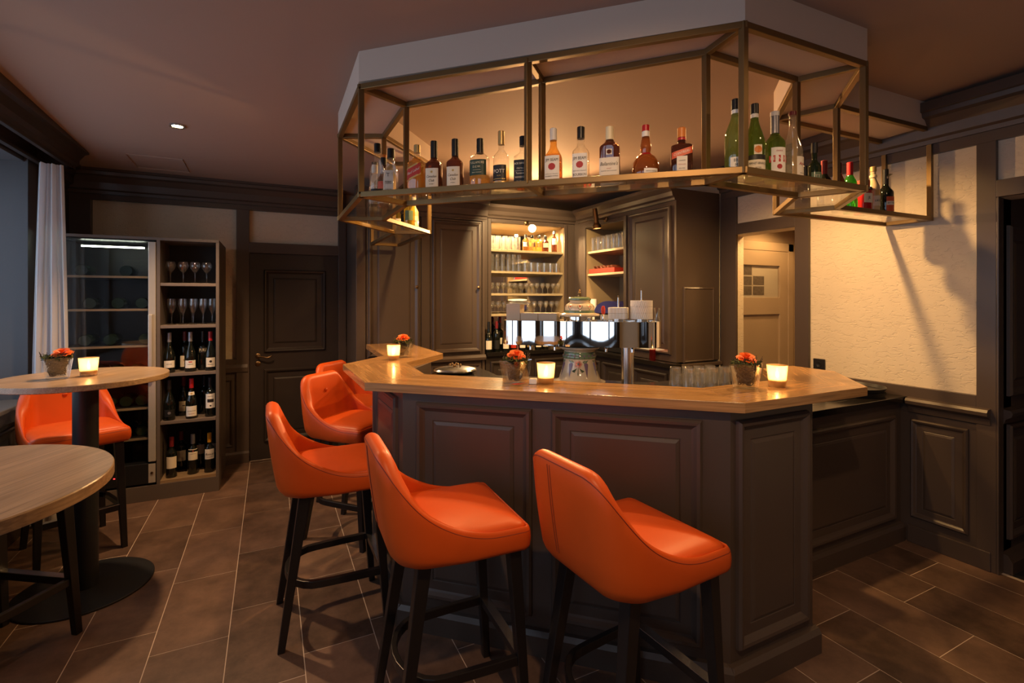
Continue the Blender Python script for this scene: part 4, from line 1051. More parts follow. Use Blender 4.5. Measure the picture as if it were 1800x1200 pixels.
bottle('nearly empty bourbon bottle with cream label, red seal and black cap', (1.229, 1.810, ZB), HF, b_std(0.036, 0.222, 0.140, 0.180, 0.0160), ['gold_liq', 'glass_clear'], 0.012, 0.6, (1, 1), (0.0165, 0.205, 0.257, 'cap_black'),
    [(0.008, 0.132, 0.033, 'paper_white', [('JIM BEAM', 0.110, 0.0190, 'ink', 0.72), ('SEAL', 0.083, 0.0140, 'ink_red'), ('KENTUCKY STRAIGHT', 0.056, 0.0055, 'ink'), ('BOURBON', 0.039, 0.0155, 'ink', 0.75), ('WHISKEY', 0.024, 0.0065, 'ink')])])
bottle('broad flat brown whisky bottle with cream chevron label and cream cap', (1.322, 1.726, ZB), HF, b_std(0.043, 0.205, 0.150, 0.190, 0.0165), ['amber_deep'], None, 0.8, (0.62, 1.0), (0.0175, 0.188, 0.246, 'cap_cream'),
    [(0.014, 0.106, 0.0425, 'paper', [("Ballantine's", 0.078, 0.022, 'ink', 0.72, 0.2), ('FINEST', 0.058, 0.006, 'ink_red'), ('BLENDED SCOTCH WHISKY', 0.048, 0.005, 'ink'), ('SEAL', 0.014, 0.009, 'ink_red')]), (0.118, 0.142, 0.012, 'paper', [('SEAL', 0.130, 0.009, 'amber_deep')])])
gm = [(0, 0), (0.050, 0), (0.056, 0.012), (0.057, 0.05), (0.053, 0.078), (0.040, 0.100), (0.024, 0.112), (0.0185, 0.118), (0.0215, 0.135), (0.0225, 0.150), (0.018, 0.175), (0.0145, 0.188), (0.0145, 0.21)]
bottle('round bellied liqueur bottle with white label and red wax cap', (1.434, 1.625, ZB), HF, gm, ['amber_dark'], None, 0, (1, 1), [(0.0160, 0.212, 0.238, 'cap_red'), (0.0165, 0.188, 0.212, 'cap_white')],
    [(0.010, 0.042, 0.030, 'paper_white', [('GRAND MARNIER', 0.030, 0.0065, 'ink', 0.9), ('BAR', 0.020, (0.02, 0.001), 'ink_red')], 0, 0.025), (0.108, 0.117, 0.03, 'cap_red')])
bottle('square orange liqueur bottle with orange cap and slanted ribbon label', (1.541, 1.528, ZB), HF, b_std(0.043, 0.175, 0.130, 0.150, 0.0165), ['amber_deep'], None, 0.75, (1, 1), [(0.0170, 0.172, 0.213, 'cap_orange'), (0.0172, 0.160, 0.172, 'cap_red')],
    [(0.005, 0.085, 0.020, 'paper', [('LIQUEUR', 0.066, 0.006, 'ink'), ('TRIPLE SEC', 0.050, 0.006, 'ink_red'), ('40% VOL', 0.034, 0.006, 'ink')]), (0.085, 0.112, 0.040, 'orange_red_label', [('COINTREAU', 0.0985, 0.0155, 'paper', 0.72)], 0.28)])
# right hand shelf
HR = R(-102)
bottle('tall green herbal liqueur bottle beside the corner post, black cap, cream label', (1.708, 1.400, ZB), R(-128), b_std(0.042, 0.285, 0.155, 0.262, 0.0150), ['green_pale'], None, 0, (1, 1), [(0.0165, 0.272, 0.315, 'cap_black'), (0.0160, 0.255, 0.272, 'cap_white')],
    [(0.010, 0.070, 0.040, 'paper', [('BRANCA', 0.056, 0.0175, 'ink', 0.8), ('MENTA', 0.037, 0.0175, 'ink', 0.8), ('LIQUORE', 0.021, 0.006, 'ink')], 0, 0.012), (0.085, 0.118, 0.014, 'paper', [('SEAL', 0.102, 0.012, 'ink_red')], 0, 0.018)])
bottle('green bitters bottle with cream label and globe emblem, right of the corner post', (1.836, 1.410, ZB), R(-122), b_std(0.040, 0.292, 0.150, 0.265, 0.0150), ['green_glass'], None, 0, (1, 1), [(0.0165, 0.280, 0.322, 'cap_black'), (0.0160, 0.262, 0.280, 'cap_white')],
    [(0.010, 0.078, 0.040, 'paper', [('FERNET-BRANCA', 0.062, 0.0135, 'ink', 0.68), ('BITTER', 0.044, 0.007, 'ink'), ('SPECIALITA', 0.028, 0.006, 'ink')]), (0.080, 0.098, 0.040, 'black_label'), (0.100, 0.140, 0.016, 'paper', [('SEAL', 0.120, 0.014, 'cap_orange')])])
bottle('dark green aniseed bottle with white octagonal label and silver neck', (1.951, 1.400, ZB), R(-118), b_std(0.041, 0.265, 0.165, 0.215, 0.0155), ['green_glass'], None, 0, (1, 1), [(0.0175, 0.210, 0.296, 'cap_grey'), (0.0185, 0.285, 0.305, 'cap_white')],
    [(0.028, 0.142, 0.032, 'paper_white', [('BAR', 0.094, (0.040, 0.014), 'red_label'), ('PERNOD', 0.094, 0.0195, 'paper_white', 0.9), ('SEAL', 0.060, 0.010, 'ink_red'), ('PARIS', 0.126, 0.010, 'ink_red')])])
bottle('clear half empty bottle with small cream label and red cap', (2.069, 1.400, ZB), R(-116), b_std(0.042, 0.310, 0.130, 0.262, 0.0140), ['amber_dark', 'glass_clear'], 0.020, 0, (1, 1), (0.0160, 0.308, 0.325, 'cap_darkred'),
    [(0.022, 0.118, 0.024, 'paper', [('Anis', 0.086, 0.022, 'ink_red', 0.8, 0.25), ('45% VOL', 0.045, 0.006, 'ink')], 0, 0.020)])
bottle('slim dark bottle with pale green label standing where the rack turns', (2.335, 1.47, ZB), R(-120), b_std(0.029, 0.20, 0.13, 0.165, 0.012), ['green_bottle_dark'], None, 0, (1, 1), (0.014, 0.195, 0.245, 'cap_black'), [(0.02, 0.10, 0.026, 'ceramic_green', [('TT', 0.08, 0.018, 'paper')])])
bottle('small dark miniature bottle on the turn of the right rack', (2.50, 1.62, ZB), R(-120), b_std(0.022, 0.15, 0.10, 0.125, 0.010), ['wine_glass_dark'], None, 0, (1, 1), (0.0125, 0.14, 0.19, 'cap_black'), [(0.02, 0.06, 0.018, 'paper')])
# far right shelf
bottle('dark bottle with a dark red capsule on the far right rack shelf', (2.828, 1.724, ZB), HR, b_std(0.036, 0.255, 0.165, 0.215, 0.0150), ['wine_glass_dark'], None, 0, (1, 1), (0.0165, 0.205, 0.285, 'cap_darkred'), [(0.03, 0.10, 0.03, 'paper')])
bottle('dark bottle with black capsule left of the bright green bottle', (2.956, 1.720, ZB), HR, b_std(0.037, 0.26, 0.150, 0.235, 0.0150), ['amber_deep'], None, 0, (1, 1), (0.0165, 0.225, 0.287, 'cap_black'), [(0.02, 0.09, 0.03, 'black_label')])
bottle('bright green spirit bottle with red cap on the far right rack shelf', (3.062, 1.717, ZB), HR, b_std(0.037, 0.265, 0.170, 0.240, 0.0140), ['green_bright'], None, 0, (1, 1), (0.0165, 0.225, 0.302, 'cap_red'), [(0.01, 0.075, 0.012, 'paper', (), 0, 0.03)])
bottle('red liqueur bottle with white JE label beside the green bottle', (3.185, 1.713, ZB), HR, b_std(0.040, 0.19, 0.160, 0.180, 0.018), ['red_bottle'], None, 0.3, (1, 1), (0.036, 0.165, 0.205, 'red_label'), [(0.070, 0.125, 0.032, 'paper_white', [('JE', 0.098, 0.022, 'ink')]), (0.145, 0.165, 0.036, 'black_label', [('JE', 0.155, 0.014, 'paper')])])
bottle('cream coloured liqueur bottle with gold cap second from right end', (3.290, 1.711, ZB), HR, b_std(0.034, 0.275, 0.165, 0.240, 0.0145), ['cream_liq'], None, 0, (1, 1), [(0.0175, 0.272, 0.302, 'cap_gold'), (0.0200, 0.235, 0.250, 'cap_cream')], [(0.06, 0.12, 0.030, 'paper', [('LIKÖR', 0.09, 0.016, 'ink')]), (0.125, 0.155, 0.02, 'cap_gold')])
bottle('black bottle with red diamond label at the right end of the rack', (3.415, 1.707, ZB), R(-112), b_std(0.042, 0.26, 0.150, 0.205, 0.0155), ['wine_glass_dark'], None, 0, (1, 1), (0.0165, 0.205, 0.30, 'cap_black'), [(0.035, 0.125, 0.026, 'orange_red_label', [('BAR', 0.085, (0.026, 0.012), 'paper_white'), ('BITTER', 0.085, 0.013, 'ink')]), (0.232, 0.262, 0.012, 'cap_black', [('B', 0.247, 0.022, 'paper')])])
# left shelf
HL = R(-112)
bottle('clear aperitif bottle with black cap at the far left of the rack', (0.535, 2.86, ZB), HL, b_std(0.033, 0.255, 0.11, 0.20, 0.0150), ['glass_clear'], None, 0, (1, 1), [(0.0165, 0.262, 0.278, 'cap_black'), (0.0162, 0.215, 0.262, 'cap_white')], [(0.045, 0.085, 0.034, 'paper_white', [('CAMPARI', 0.066, 0.024, 'ink', 0.8)]), (0.02, 0.035, 0.03, 'ink')])
bottle('dark bottle with red and white neck bands behind the tall white label bottle', (0.560, 2.74, ZB), HL, b_std(0.034, 0.25, 0.13, 0.20, 0.0150), ['amber_deep'], None, 0, (1, 1), [(0.0165, 0.235, 0.29, 'cap_black'), (0.0168, 0.275, 0.292, 'cap_orange')], [(0.10, 0.14, 0.03, 'red_label'), (0.02, 0.085, 0.032, 'paper', [('S', 0.05, 0.04, 'ink')])])
bottle('tall clear gin bottle with a long white label and black stopper', (0.573, 2.612, ZB), HL - R(4), b_std(0.037, 0.255, 0.155, 0.235, 0.0170), ['glass_clear'], None, 0.5, (1, 1), (0.019, 0.240, 0.292, 'cap_black'), [(0.008, 0.170, 0.026, 'paper_white', [('T', 0.145, 0.026, 'ink'), ('TERS', 0.105, 0.022, 'ink', 0.75), ('LONDON', 0.07, 0.008, 'ink'), ('DRY GIN', 0.05, 0.008, 'ink'), ('40% VOL', 0.025, 0.006, 'ink')], 0, -0.006)])
bottle('round clear bottle with dark square foot label next to the left rack post', (0.488, 2.535, ZB), HL, b_std(0.038, 0.25, 0.14, 0.215, 0.0150), ['glass_clear'], None, 0, (1, 1), (0.017, 0.24, 0.285, 'cap_black'), [(0.005, 0.05, 0.03, 'black_label')])
# back left shelf, seen through the frame below
bottle('yellow liqueur bottle, left one on the back left rack shelf', (0.94, 4.02, ZB), R(-110), b_std(0.037, 0.25, 0.16, 0.21, 0.015), ['yellow_liq'], None, 0, (1, 1), (0.0165, 0.24, 0.29, 'cap_gold'), [(0.10, 0.15, 0.03, 'paper')])
bottle('square black bottle on the back left rack shelf', (0.96, 3.83, ZB), R(-110), b_std(0.040, 0.20, 0.15, 0.18, 0.018), ['wine_glass_dark'], None, 0.8, (1, 1), (0.019, 0.19, 0.23, 'cap_black'))
bottle('pale pink labelled bottle beside the yellow one on the back rack shelf', (0.975, 3.66, ZB), R(-110), b_std(0.036, 0.24, 0.15, 0.20, 0.015), ['cream_liq'], None, 0, (1, 1), (0.0165, 0.23, 0.27, 'cap_white'), [(0.02, 0.12, 0.034, 'paper', [('ROSE', 0.08, 0.018, 'ink_red'), ('12', 0.05, 0.02, 'ink')])])
bottle('yellow liqueur bottle, right one nearest the back left rack post', (0.90, 3.50, ZB), R(-110), b_std(0.038, 0.25, 0.16, 0.21, 0.015), ['yellow_liq'], None, 0, (1, 1), (0.0165, 0.24, 0.285, 'cap_white'), [(0.06, 0.13, 0.03, 'ceramic_green')])

# spirits in the lit niche
for i, (x, m, lm, lab) in enumerate(((2.55, 'amber', 'paper', 'stout amber bottle at the left of the top niche shelf bottles'), (2.635, 'gold_liq', 'paper', 'amber bottle with broad pale label under the bright spotlight'), (2.72, 'amber', 'cap_orange', 'amber bottle with orange label on the top niche shelf'), (2.805, 'amber_deep', 'paper', 'dark short bottle on the top niche shelf'))):
    bottle(lab, (x, 4.84, SH1[0] + 0.0005), R(-112), b_std(0.036, 0.17, 0.115, 0.145, 0.015), [m], None, 0.3, (1, 1), (0.0165, 0.15, 0.185, 'cap_black'), [(0.05, 0.10, 0.030, lm)])
bottle('tall single bottle with white label at the right end of top niche shelf', (2.925, 4.85, SH1[0] + 0.0005), R(-112), b_std(0.032, 0.235, 0.15, 0.20, 0.014), ['amber_deep'], None, 0.3, (1, 1), (0.0165, 0.215, 0.25, 'cap_grey'), [(0.09, 0.16, 0.026, 'paper_white', [('WHISKY', 0.125, 0.010, 'ink')])])

# wine bottle
def wine(label, loc, head, capm, lab=None, group=None, burg=False, glassm='wine_glass_dark', H_=0.315):
    pr = b_std(0.040, H_ - 0.03, 0.12, 0.235, 0.0140) if burg else b_std(0.0375, H_ - 0.03, 0.185, 0.232, 0.0140)
    return bottle(label, loc, head, pr, [glassm], None, 0, (1, 1), (0.0155, H_ - 0.075, H_, capm), lab or [], group, 'wine_bottle', 'wine bottle', 20)
# on the back bar below the niche
LB = [('cap_black', 'paper'), ('cap_darkred', 'black_label'), ('cap_black', 'paper'), ('cap_red', 'red_label'), ('cap_black', 'paper_white'), ('cap_red', 'cap_gold'), ('cap_black', 'paper'), ('cap_darkred', 'paper')]
NTH = ['first', 'second', 'third', 'fourth', 'fifth', 'sixth', 'seventh', 'eighth']
for i, (c, l) in enumerate(LB):
    wine('wine bottle on back bar below the niche, %s from the left' % NTH[i], (2.035 + i * 0.098, 4.68 + 0.02 * (i % 2), 0.9955), R(-112), c, [(0.03, 0.12, 0.032, l)], 'wine bottles on the back bar', i % 2 == 0)
for i, x in enumerate((2.30, 2.39)):
    wine('dark bottle with bright red capsule behind the stacked beermats, %s one' % ('left', 'right')[i], (x, 4.98, 0.9955), R(-112), 'cap_red', [(0.05, 0.12, 0.03, 'paper')], None, False, H_=0.36)

# ================================================================= WINE CABINET
XC0, XC1, YC = -1.40, -0.37, 4.605
wcab = thing('wine_fridge', 'tall black glass door wine fridge lit by a white strip beside the curtain', 'wine fridge', (-1.09, 4.95, 0))
xa, xb = XC0, -0.785
for b in ((xa, xa + 0.02, YC + 0.03, 5.27, 0.12, 2.0), (xb - 0.02, xb, YC + 0.03, 5.27, 0.12, 2.0), (xa, xb, 5.22, 5.27, 0.12, 2.0), (xa, xb, YC + 0.03, 5.27, 1.99, 2.0), (xa, xb, YC + 0.03, 5.27, 0.12, 0.28)):
    obj('liner', MB().box(b[0], b[1] - (0.002 if abs(b[1] - xb) < 1e-6 else 0), b[2], b[3], b[4] + 0.001, b[5] - 0.002), M['fridge_black'], wcab, world=True)
perf = MB()
for i in range(9):
    for j in range(26):
        x = -1.12 + j * 0.011 + (i % 2) * 0.0055; z = 1.79 + i * 0.011
        perf.add([(x - 0.0025, 5.2195, z), (x, 5.2195, z - 0.0025), (x + 0.0025, 5.2195, z), (x, 5.2195, z + 0.0025)], [(0, 1, 2, 3)])
pf = obj('perforations', perf, M['shelf_grey'], wcab, world=True); pf['kind'] = 'stuff'
SHF = (1.72, 1.47, 1.19, 0.95, 0.71, 0.475)
for z in SHF:
    s_ = obj('shelf', MB().box(xa + 0.025, xb - 0.025, YC + 0.06, 5.2, z - 0.012, z), M['fridge_black'], wcab, world=True)
    obj('shelf_front', MB().box(xa + 0.025, xb - 0.025, YC + 0.048, YC + 0.06, z - 0.014, z + 0.002), M['wood_shelf'], s_, world=True)
led = MB().box(-1.285, -0.895, YC + 0.18, YC + 0.19, 1.945, 1.957)
obj('led_strip', led, M['led'], wcab, world=True)
dr = MB()
obj('door_glass', MB().box(xa + 0.005, xb - 0.052, YC, YC + 0.006, 0.30, 1.985), M['pane'], wcab, world=True)
st_ = obj('door_stile', MB().box(xb - 0.052, xb - 0.004, YC - 0.006, YC + 0.028, 0.30, 1.985), M['silver_strip'], wcab, world=True, bevel=0.004)
obj('handle', MB().box(xb - 0.050, xb - 0.022, YC - 0.028, YC - 0.006, 0.92, 1.43), M['silver_strip'], st_, world=True, bevel=0.006)
kp = obj('kick_panel', MB().box(xa + 0.005, xb - 0.004, YC, YC + 0.028, 0.135, 0.288), M['fridge_black'], wcab, world=True, bevel=0.003)
obj('lock_plate', MB().box(xb - 0.050, xb - 0.006, YC - 0.006, YC, 0.14, 0.283), M['silver_strip'], kp, world=True)
lk = MB().lathe([(0.009, 0), (0.009, 0.006), (0, 0.008)], 14); lk.v = [(xb - 0.028 + x, YC - 0.006 - z, 0.215 + y) for x, y, z in lk.v]; obj('lock', lk, M['dark_brass'], kp, world=True)
obj('red_indicator', MB().box(-1.05, -1.04, YC - 0.002, YC, 0.20, 0.206), M['red_led'], kp, world=True)
# bottles lying in the fridge
lying = None
FB = {1.72: (-1.27, -1.00), 1.47: (-1.22, -1.05, -0.90), 1.19: (-1.25, -1.10, -0.88), 0.95: (-1.3, -1.18, -1.06, -0.94), 0.71: (-1.3, -1.2, -1.1, -1.0, -0.9), 0.475: (-1.3, -1.2, -1.1, -1.0, -0.9)}
nb = 0
for fi, (z, xs) in enumerate(FB.items()):
    for xi, x in enumerate(xs):
        pr = b_std(0.043, 0.30, 0.19, 0.24, 0.014)
        t = thing('wine_bottle', 'wine bottle lying in the fridge, %s from left on its %s shelf from the top' % (ORD[xi], ORD[fi]), 'wine bottle', (x, YC + 0.12, z + 0.0435), 0, 'wine bottles lying in the fridge')
        if lying is None:
            mb = MB().lathe(pr, 20); mb.v = [(a, c, b) for a, b, c in mb.v]; l1 = mb.mesh('glass_body', M['green_bottle_dark'])
            mb = MB().lathe([(0, 0.25), (0.0155, 0.25), (0.0155, 0.31), (0, 0.31)], 14); mb.v = [(a, c, b) for a, b, c in mb.v]; l2 = mb.mesh('capsule', M['cap_darkred']); lying = (l1, l2)
        link('glass_body', lying[0], t); link('capsule', lying[1], t)
# grey-brown carcass and open shelves
osh = thing('open_shelf_unit', 'grey brown open shelf unit with wine glasses and bottles right of the fridge', 'shelving', (-0.57, 4.95, 0))
for b in ((XC0 - 0.01, XC1, 2.0, 2.022), (XC0 - 0.01, XC1, 0.0, 0.118)):
    obj('carcass', MB().box(b[0], b[1], YC, 5.27, b[2], b[3]), M['carcass'], osh, world=True, bevel=0.002)
obj('side_panel', MB().box(xb, xb + 0.022, YC, 5.27, 0.118, 2.0), M['carcass'], osh, world=True)
obj('side_panel', MB().box(XC1 - 0.022, XC1, YC, 5.27, 0.118, 2.0), M['carcass'], osh, world=True)
obj('back_panel', MB().box(xb + 0.022, XC1 - 0.022, 5.0, 5.02, 0.118, 2.0), M['carcass_in'], osh, world=True)
SHO = (1.672, 1.342, 0.967, 0.596)
for z in SHO: obj('shelf', MB().box(xb + 0.022, XC1 - 0.022, YC + 0.004, 5.0, z - 0.024, z), M['shelf_grey'], osh, world=True, bevel=0.002)
obj('bottom_board', MB().box(xb + 0.022, XC1 - 0.022, YC + 0.004, 5.0, 0.118, 0.14), M['wood_shelf'], osh, world=True)
sgb = stem_glass(0.040, 0.085, 0.085, 0.034, 18, 0.72); sgw = stem_glass(0.032, 0.12, 0.085, 0.032, 18, 0.88)
GO = {}
def stemware(loc, sg_, key, label, group):
    if key in GO: return dup(GO[key], loc, 0, label, group)
    t = thing('wine_glass', label, 'wine glass', loc, 0, group)
    obj('stem', MB().lathe(sg_[0], 18), M['stemware'], t); obj('bowl', MB().lathe(sg_[1], 18), M['stemware'], t); GO[key] = t
for k, x in enumerate((-0.71, -0.625, -0.545, -0.465)): stemware((x, 4.70, SHO[0] + 0.0008), sgb, 'a', 'round bowl wine glass on the top open shelf, %s from left' % ORD[k], 'round glasses on the top shelf')
for k, x in enumerate((-0.70, -0.625, -0.555, -0.489, -0.425)): stemware((x, 4.69, SHO[1] + 0.0008), sgw, 'b', 'tall wine glass on second open shelf, %s from left in the front' % ORD[k], 'tall glasses on the second shelf')
for k, x in enumerate((-0.66, -0.58, -0.50)): stemware((x, 4.82, SHO[1] + 0.0008), sgw, 'b', 'tall wine glass at the back of second open shelf, %s from left' % ORD[k], 'tall glasses on the second shelf')
HW = R(-82)
zz = SHO[2] + 0.0005
wine('dark wine bottle, first from left on the third open shelf', (-0.715, 4.68, zz), HW, 'cap_grey', [(0.04, 0.095, 0.038, 'paper_white', [('RIESLING', 0.068, 0.011, 'ink', 0.8)])], None, True)
wine('wine bottle with pinkish label, second from left on the third open shelf', (-0.625, 4.78, zz), HW, 'cap_darkred', [(0.03, 0.12, 0.035, 'paper', [('SEAL', 0.085, 0.010, 'cap_gold')])], None, False)
wine('wine bottle with broad white label in the middle of the third open shelf', (-0.575, 4.68, zz), HW, 'cap_grey', [(0.03, 0.09, 0.039, 'paper_white', [('DOMAINE', 0.06, 0.010, 'ink', 0.8), ('BAR', 0.078, (0.012, 0.004), 'red_label')])], None, True)
wine('black bottle with bold gold lettering on the third open shelf', (-0.495, 4.74, zz), HW, 'cap_black', [(0.14, 0.185, 0.034, 'black_label', [('PUKA', 0.163, 0.034, 'cap_cream', 0.65)])], None, False)
wine('wine bottle with red capsule and cream crest label on the third open shelf', (-0.437, 4.68, zz), HW, 'cap_red', [(0.03, 0.105, 0.034, 'paper', [('SEAL', 0.075, 0.009, 'ink'), ('BAR', 0.05, (0.02, 0.0012), 'ink')])], None, True)
zz = SHO[3] + 0.0005
wine('dark burgundy bottle with black label, left on the fourth open shelf', (-0.712, 4.66, zz), HW, 'cap_black', [(0.03, 0.085, 0.038, 'black_label', [('SEAL', 0.06, 0.010, 'cap_grey')])], None, True)
wine('wine bottle with cream bird label, second on the fourth open shelf', (-0.635, 4.80, zz), HW, 'cap_darkred', [(0.04, 0.12, 0.036, 'paper', [('BAR', 0.085, (0.010, 0.003), 'ink')])], None, True)
wine('wine bottle with white label and scalloped white neck band, middle of fourth shelf', (-0.565, 4.66, zz), HW, 'cap_red', [(0.02, 0.10, 0.040, 'paper_white', [('BOURGOGNE', 0.062, 0.011, 'ink', 0.8), ('BAR', 0.04, (0.02, 0.001), 'ink_red')]), (0.185, 0.21, 0.024, 'paper_white', [('SEAL', 0.197, 0.007, 'cap_gold')])], None, True)
wine('unlabelled dark bottle fourth from left on the fourth open shelf', (-0.49, 4.80, zz), HW, 'cap_black', [], None, False)
wine('wine bottle with tall white label and small landscape picture, right end of fourth shelf', (-0.437, 4.67, zz), HW, 'cap_black', [(0.07, 0.185, 0.036, 'paper_white', [('BAR', 0.13, (0.022, 0.013), 'ink'), ('MARCHESI', 0.165, 0.008, 'ink'), ('SEAL', 0.09, 0.006, 'ink')])], None, False)
zz = 0.1405
wine('wine bottle with plain beige label, left front on the bottom shelf', (-0.70, 4.68, zz), HW, 'cap_darkred', [(0.075, 0.165, 0.037, 'paper')], None, False)
wine('dark wine bottle behind the beige labelled one on the bottom shelf', (-0.66, 4.86, zz), HW, 'cap_darkred', [(0.075, 0.16, 0.034, 'paper_grey')], None, False)
wine('wine bottle with grey capsule and lilac label, middle of the bottom shelf', (-0.56, 4.70, zz), HW, 'cap_grey', [(0.115, 0.20, 0.035, 'paper', [('CABERNET', 0.165, 0.009, 'ink'), ('SEAL', 0.188, 0.004, 'ink_red')])], None, False)
wine('dark wine bottle at the back middle of the bottom shelf', (-0.525, 4.86, zz), HW, 'cap_black', [(0.115, 0.19, 0.030, 'paper_grey')], None, False)
wine('wine bottle with yellow capsule and signature label, right on the bottom shelf', (-0.445, 4.69, zz), HW, 'cap_yellow', [(0.11, 0.19, 0.036, 'paper_white', [('Roccal', 0.150, 0.024, 'ink', 0.9, 0.3), ('BAR', 0.127, (0.02, 0.001), 'ink')])], None, False)
wine('dark wine bottle behind the yellow capsuled one on the bottom shelf', (-0.437, 4.86, zz), HW, 'cap_black', [(0.115, 0.19, 0.030, 'paper_grey')], None, False)

# ================================================================= CURTAIN
cv = []; cf = []; nu, nz = 72, 24
for j in range(nz + 1):
    z = 0.02 + (2.47 - 0.02) * j / nz; t = j / nz
    spread = 0.200 - 0.080 * t ** 2.2
    for i in range(nu + 1):
        u = i / nu
        x = -1.352 + (u - 0.5) * spread + 0.004 * math.sin(9 * u + 3 * t) + 0.012 * t
        y = 4.40 + 0.05 * (u - 0.5) + (0.013 - 0.003 * t) * math.sin(u * 2 * math.pi * 5 + 0.9 * math.sin(3 * t + u * 7)) + 0.012 * math.sin(u * 17 + t * 2)
        cv.append((x, y, z))
for j in range(nz):
    for i in range(nu):
        a = j * (nu + 1) + i; cf.append((a, a + 1, a + nu + 2, a + nu + 1))
cu = obj('curtain', MB().add(cv, cf, True), M['sheer'])
tag(cu, 'gathered sheer white curtain hanging at the left window', 'curtain')

# ================================================================= VASES AND CANDLES
def vase(x, y, z, rz, label, flower=(0.0, 0.0)):
    t = thing('flower_vase', label, 'vase', (x, y, z), rz, 'square glass vases with orange flowers')
    def sqr(h, zz, r=0.010):
        P = []
        for cx, cy, a0 in ((h - r, h - r, 0), (-h + r, h - r, 90), (-h + r, -h + r, 180), (h - r, -h + r, 270)):
            for k in range(4):
                a = R(a0 + 30 * k); P.append((cx + r * math.cos(a), cy + r * math.sin(a), zz))
        return P
    if 'vase' not in VC:
        v = []; f = []
        levels = [(0.036, 0.0), (0.039, 0.003), (0.052, 0.105), (0.0475, 0.105), (0.035, 0.014)]
        for h_, z_ in levels: v += sqr(h_, z_)
        for j in range(4):
            for k in range(16): f.append((j * 16 + k, j * 16 + (k + 1) % 16, (j + 1) * 16 + (k + 1) % 16, (j + 1) * 16 + k))
        f.append(list(range(16))[::-1]); f.append([64 + k for k in range(16)])
        VC['vase'] = MB().add(v, f, True).mesh('glass', M['vase_glass'])
        # filling: twigs wound inside the glass
        tw = MB(); rr = random.Random(3)
        for k in range(95):
            zc_ = 0.022 + 0.078 * rr.random(); rad = (0.024 + 0.016 * zc_ / 0.1) * rr.uniform(0.55, 1.0); a0 = rr.uniform(0, 6.28); al = rr.uniform(1.5, 3.5); p = []
            for i in range(9):
                a = a0 + al * i / 8; p.append((rad * math.cos(a) * 1.08, rad * math.sin(a) * 1.08, zc_ + 0.010 * math.sin(3 * a + k)))
            tw.tube(p, rr.uniform(0.0010, 0.0024), 4)
        for k in range(14):
            a = rr.uniform(0, 6.28); p = []
            for i in range(5):
                s = i / 4; p.append(((0.03 + 0.03 * s) * math.cos(a + 0.5 * s), (0.03 + 0.03 * s) * math.sin(a + 0.5 * s), 0.09 + 0.055 * s * rr.uniform(0.3, 1)))
            tw.tube(p, 0.0011, 4)
        ms = MB()
        tw.lathe([(0.0, 0.02), (0.020, 0.02), (0.027, 0.08), (0.022, 0.092), (0, 0.094)], 9)
        for k in range(230):
            a = rr.uniform(0, 6.28); r_ = 0.054 * math.sqrt(rr.random()); c = (r_ * math.cos(a), r_ * math.sin(a), 0.100 + 0.022 * rr.random() - 0.1 * r_)
            q = rr.uniform(0.004, 0.010); vv = [(c[0] + q * rr.uniform(-1, 1), c[1] + q * rr.uniform(-1, 1), c[2] + q * rr.uniform(-1, 1)) for _ in range(5)]
            ms.add(vv, [(0, 1, 2), (0, 2, 3), (0, 3, 4), (1, 4, 2), (1, 3, 4)])
        VC['twigs'] = tw.mesh('twigs', M['twig'])
        VC['moss'] = ms.mesh('moss', M['moss'])
        fl = MB()
        for ringn, (npet, r0, r1, tilt, zz) in enumerate(((14, 0.006, 0.031, 0.10, 0.0), (13, 0.005, 0.025, 0.5, 0.004), (10, 0.003, 0.017, 0.95, 0.007), (7, 0.002, 0.010, 1.3, 0.009))):
            for k in range(npet):
                a = 2 * math.pi * k / npet + ringn * 0.3; w = 2.4 * r1 / npet * 1.3; vv = []
                for s, ww in ((0, 0.4), (0.35, 0.9), (0.7, 1.0), (0.93, 0.7), (1.0, 0.15)):
                    rr_ = r0 + (r1 - r0) * s * math.cos(tilt); h_ = (r1 - r0) * s * math.sin(tilt) + 0.003 * math.sin(s * 3)
                    for side in (-1, 0, 1):
                        vv.append((rr_ * math.cos(a) - side * w * ww * math.sin(a), rr_ * math.sin(a) + side * w * ww * math.cos(a), zz + h_ - (0.0015 if side == 0 else 0)))
                fl.add(vv, [(3 * i + j, 3 * i + j + 1, 3 * i + j + 4, 3 * i + j + 3) for i in range(4) for j in (0, 1)], True)
        fl.lathe([(0, 0.008), (0.006, 0.010), (0.004, 0.015), (0, 0.017)], 10)
        VC['flower'] = fl.mesh('flower', M['petal'])
    g_ = link('glass', VC['vase'], t); w_ = link('twigs', VC['twigs'], t)
    m_ = link('moss', VC['moss'], t); m_['kind'] = 'stuff'
    for q_ in (g_, w_, m_): q_.scale = (1.15, 1.15, 1.04)
    f_ = link('flower', VC['flower'], t); f_.location = (flower[0], flower[1], 0.124); f_.rotation_euler = (R(14), R(-10), 0); f_.scale = (1.5, 1.5, 1.6)
VC = {}
vase(-0.992, 3.333, 1.1352, R(20), 'square vase with orange flower and twigs on the table by the window', (0.02, -0.005))
vase(0.815, 3.34, 1.1502, R(10), 'square vase with orange flower farthest away at left end of bar', (0.0, 0.0))
vase(1.045, 2.085, 1.1502, R(30), 'square vase with orange flower at the middle of the bar top', (0.005, 0.0))
vase(1.914, 1.515, 1.1502, R(25), 'square vase with orange flower at the right end of the bar top', (0.01, 0.0))
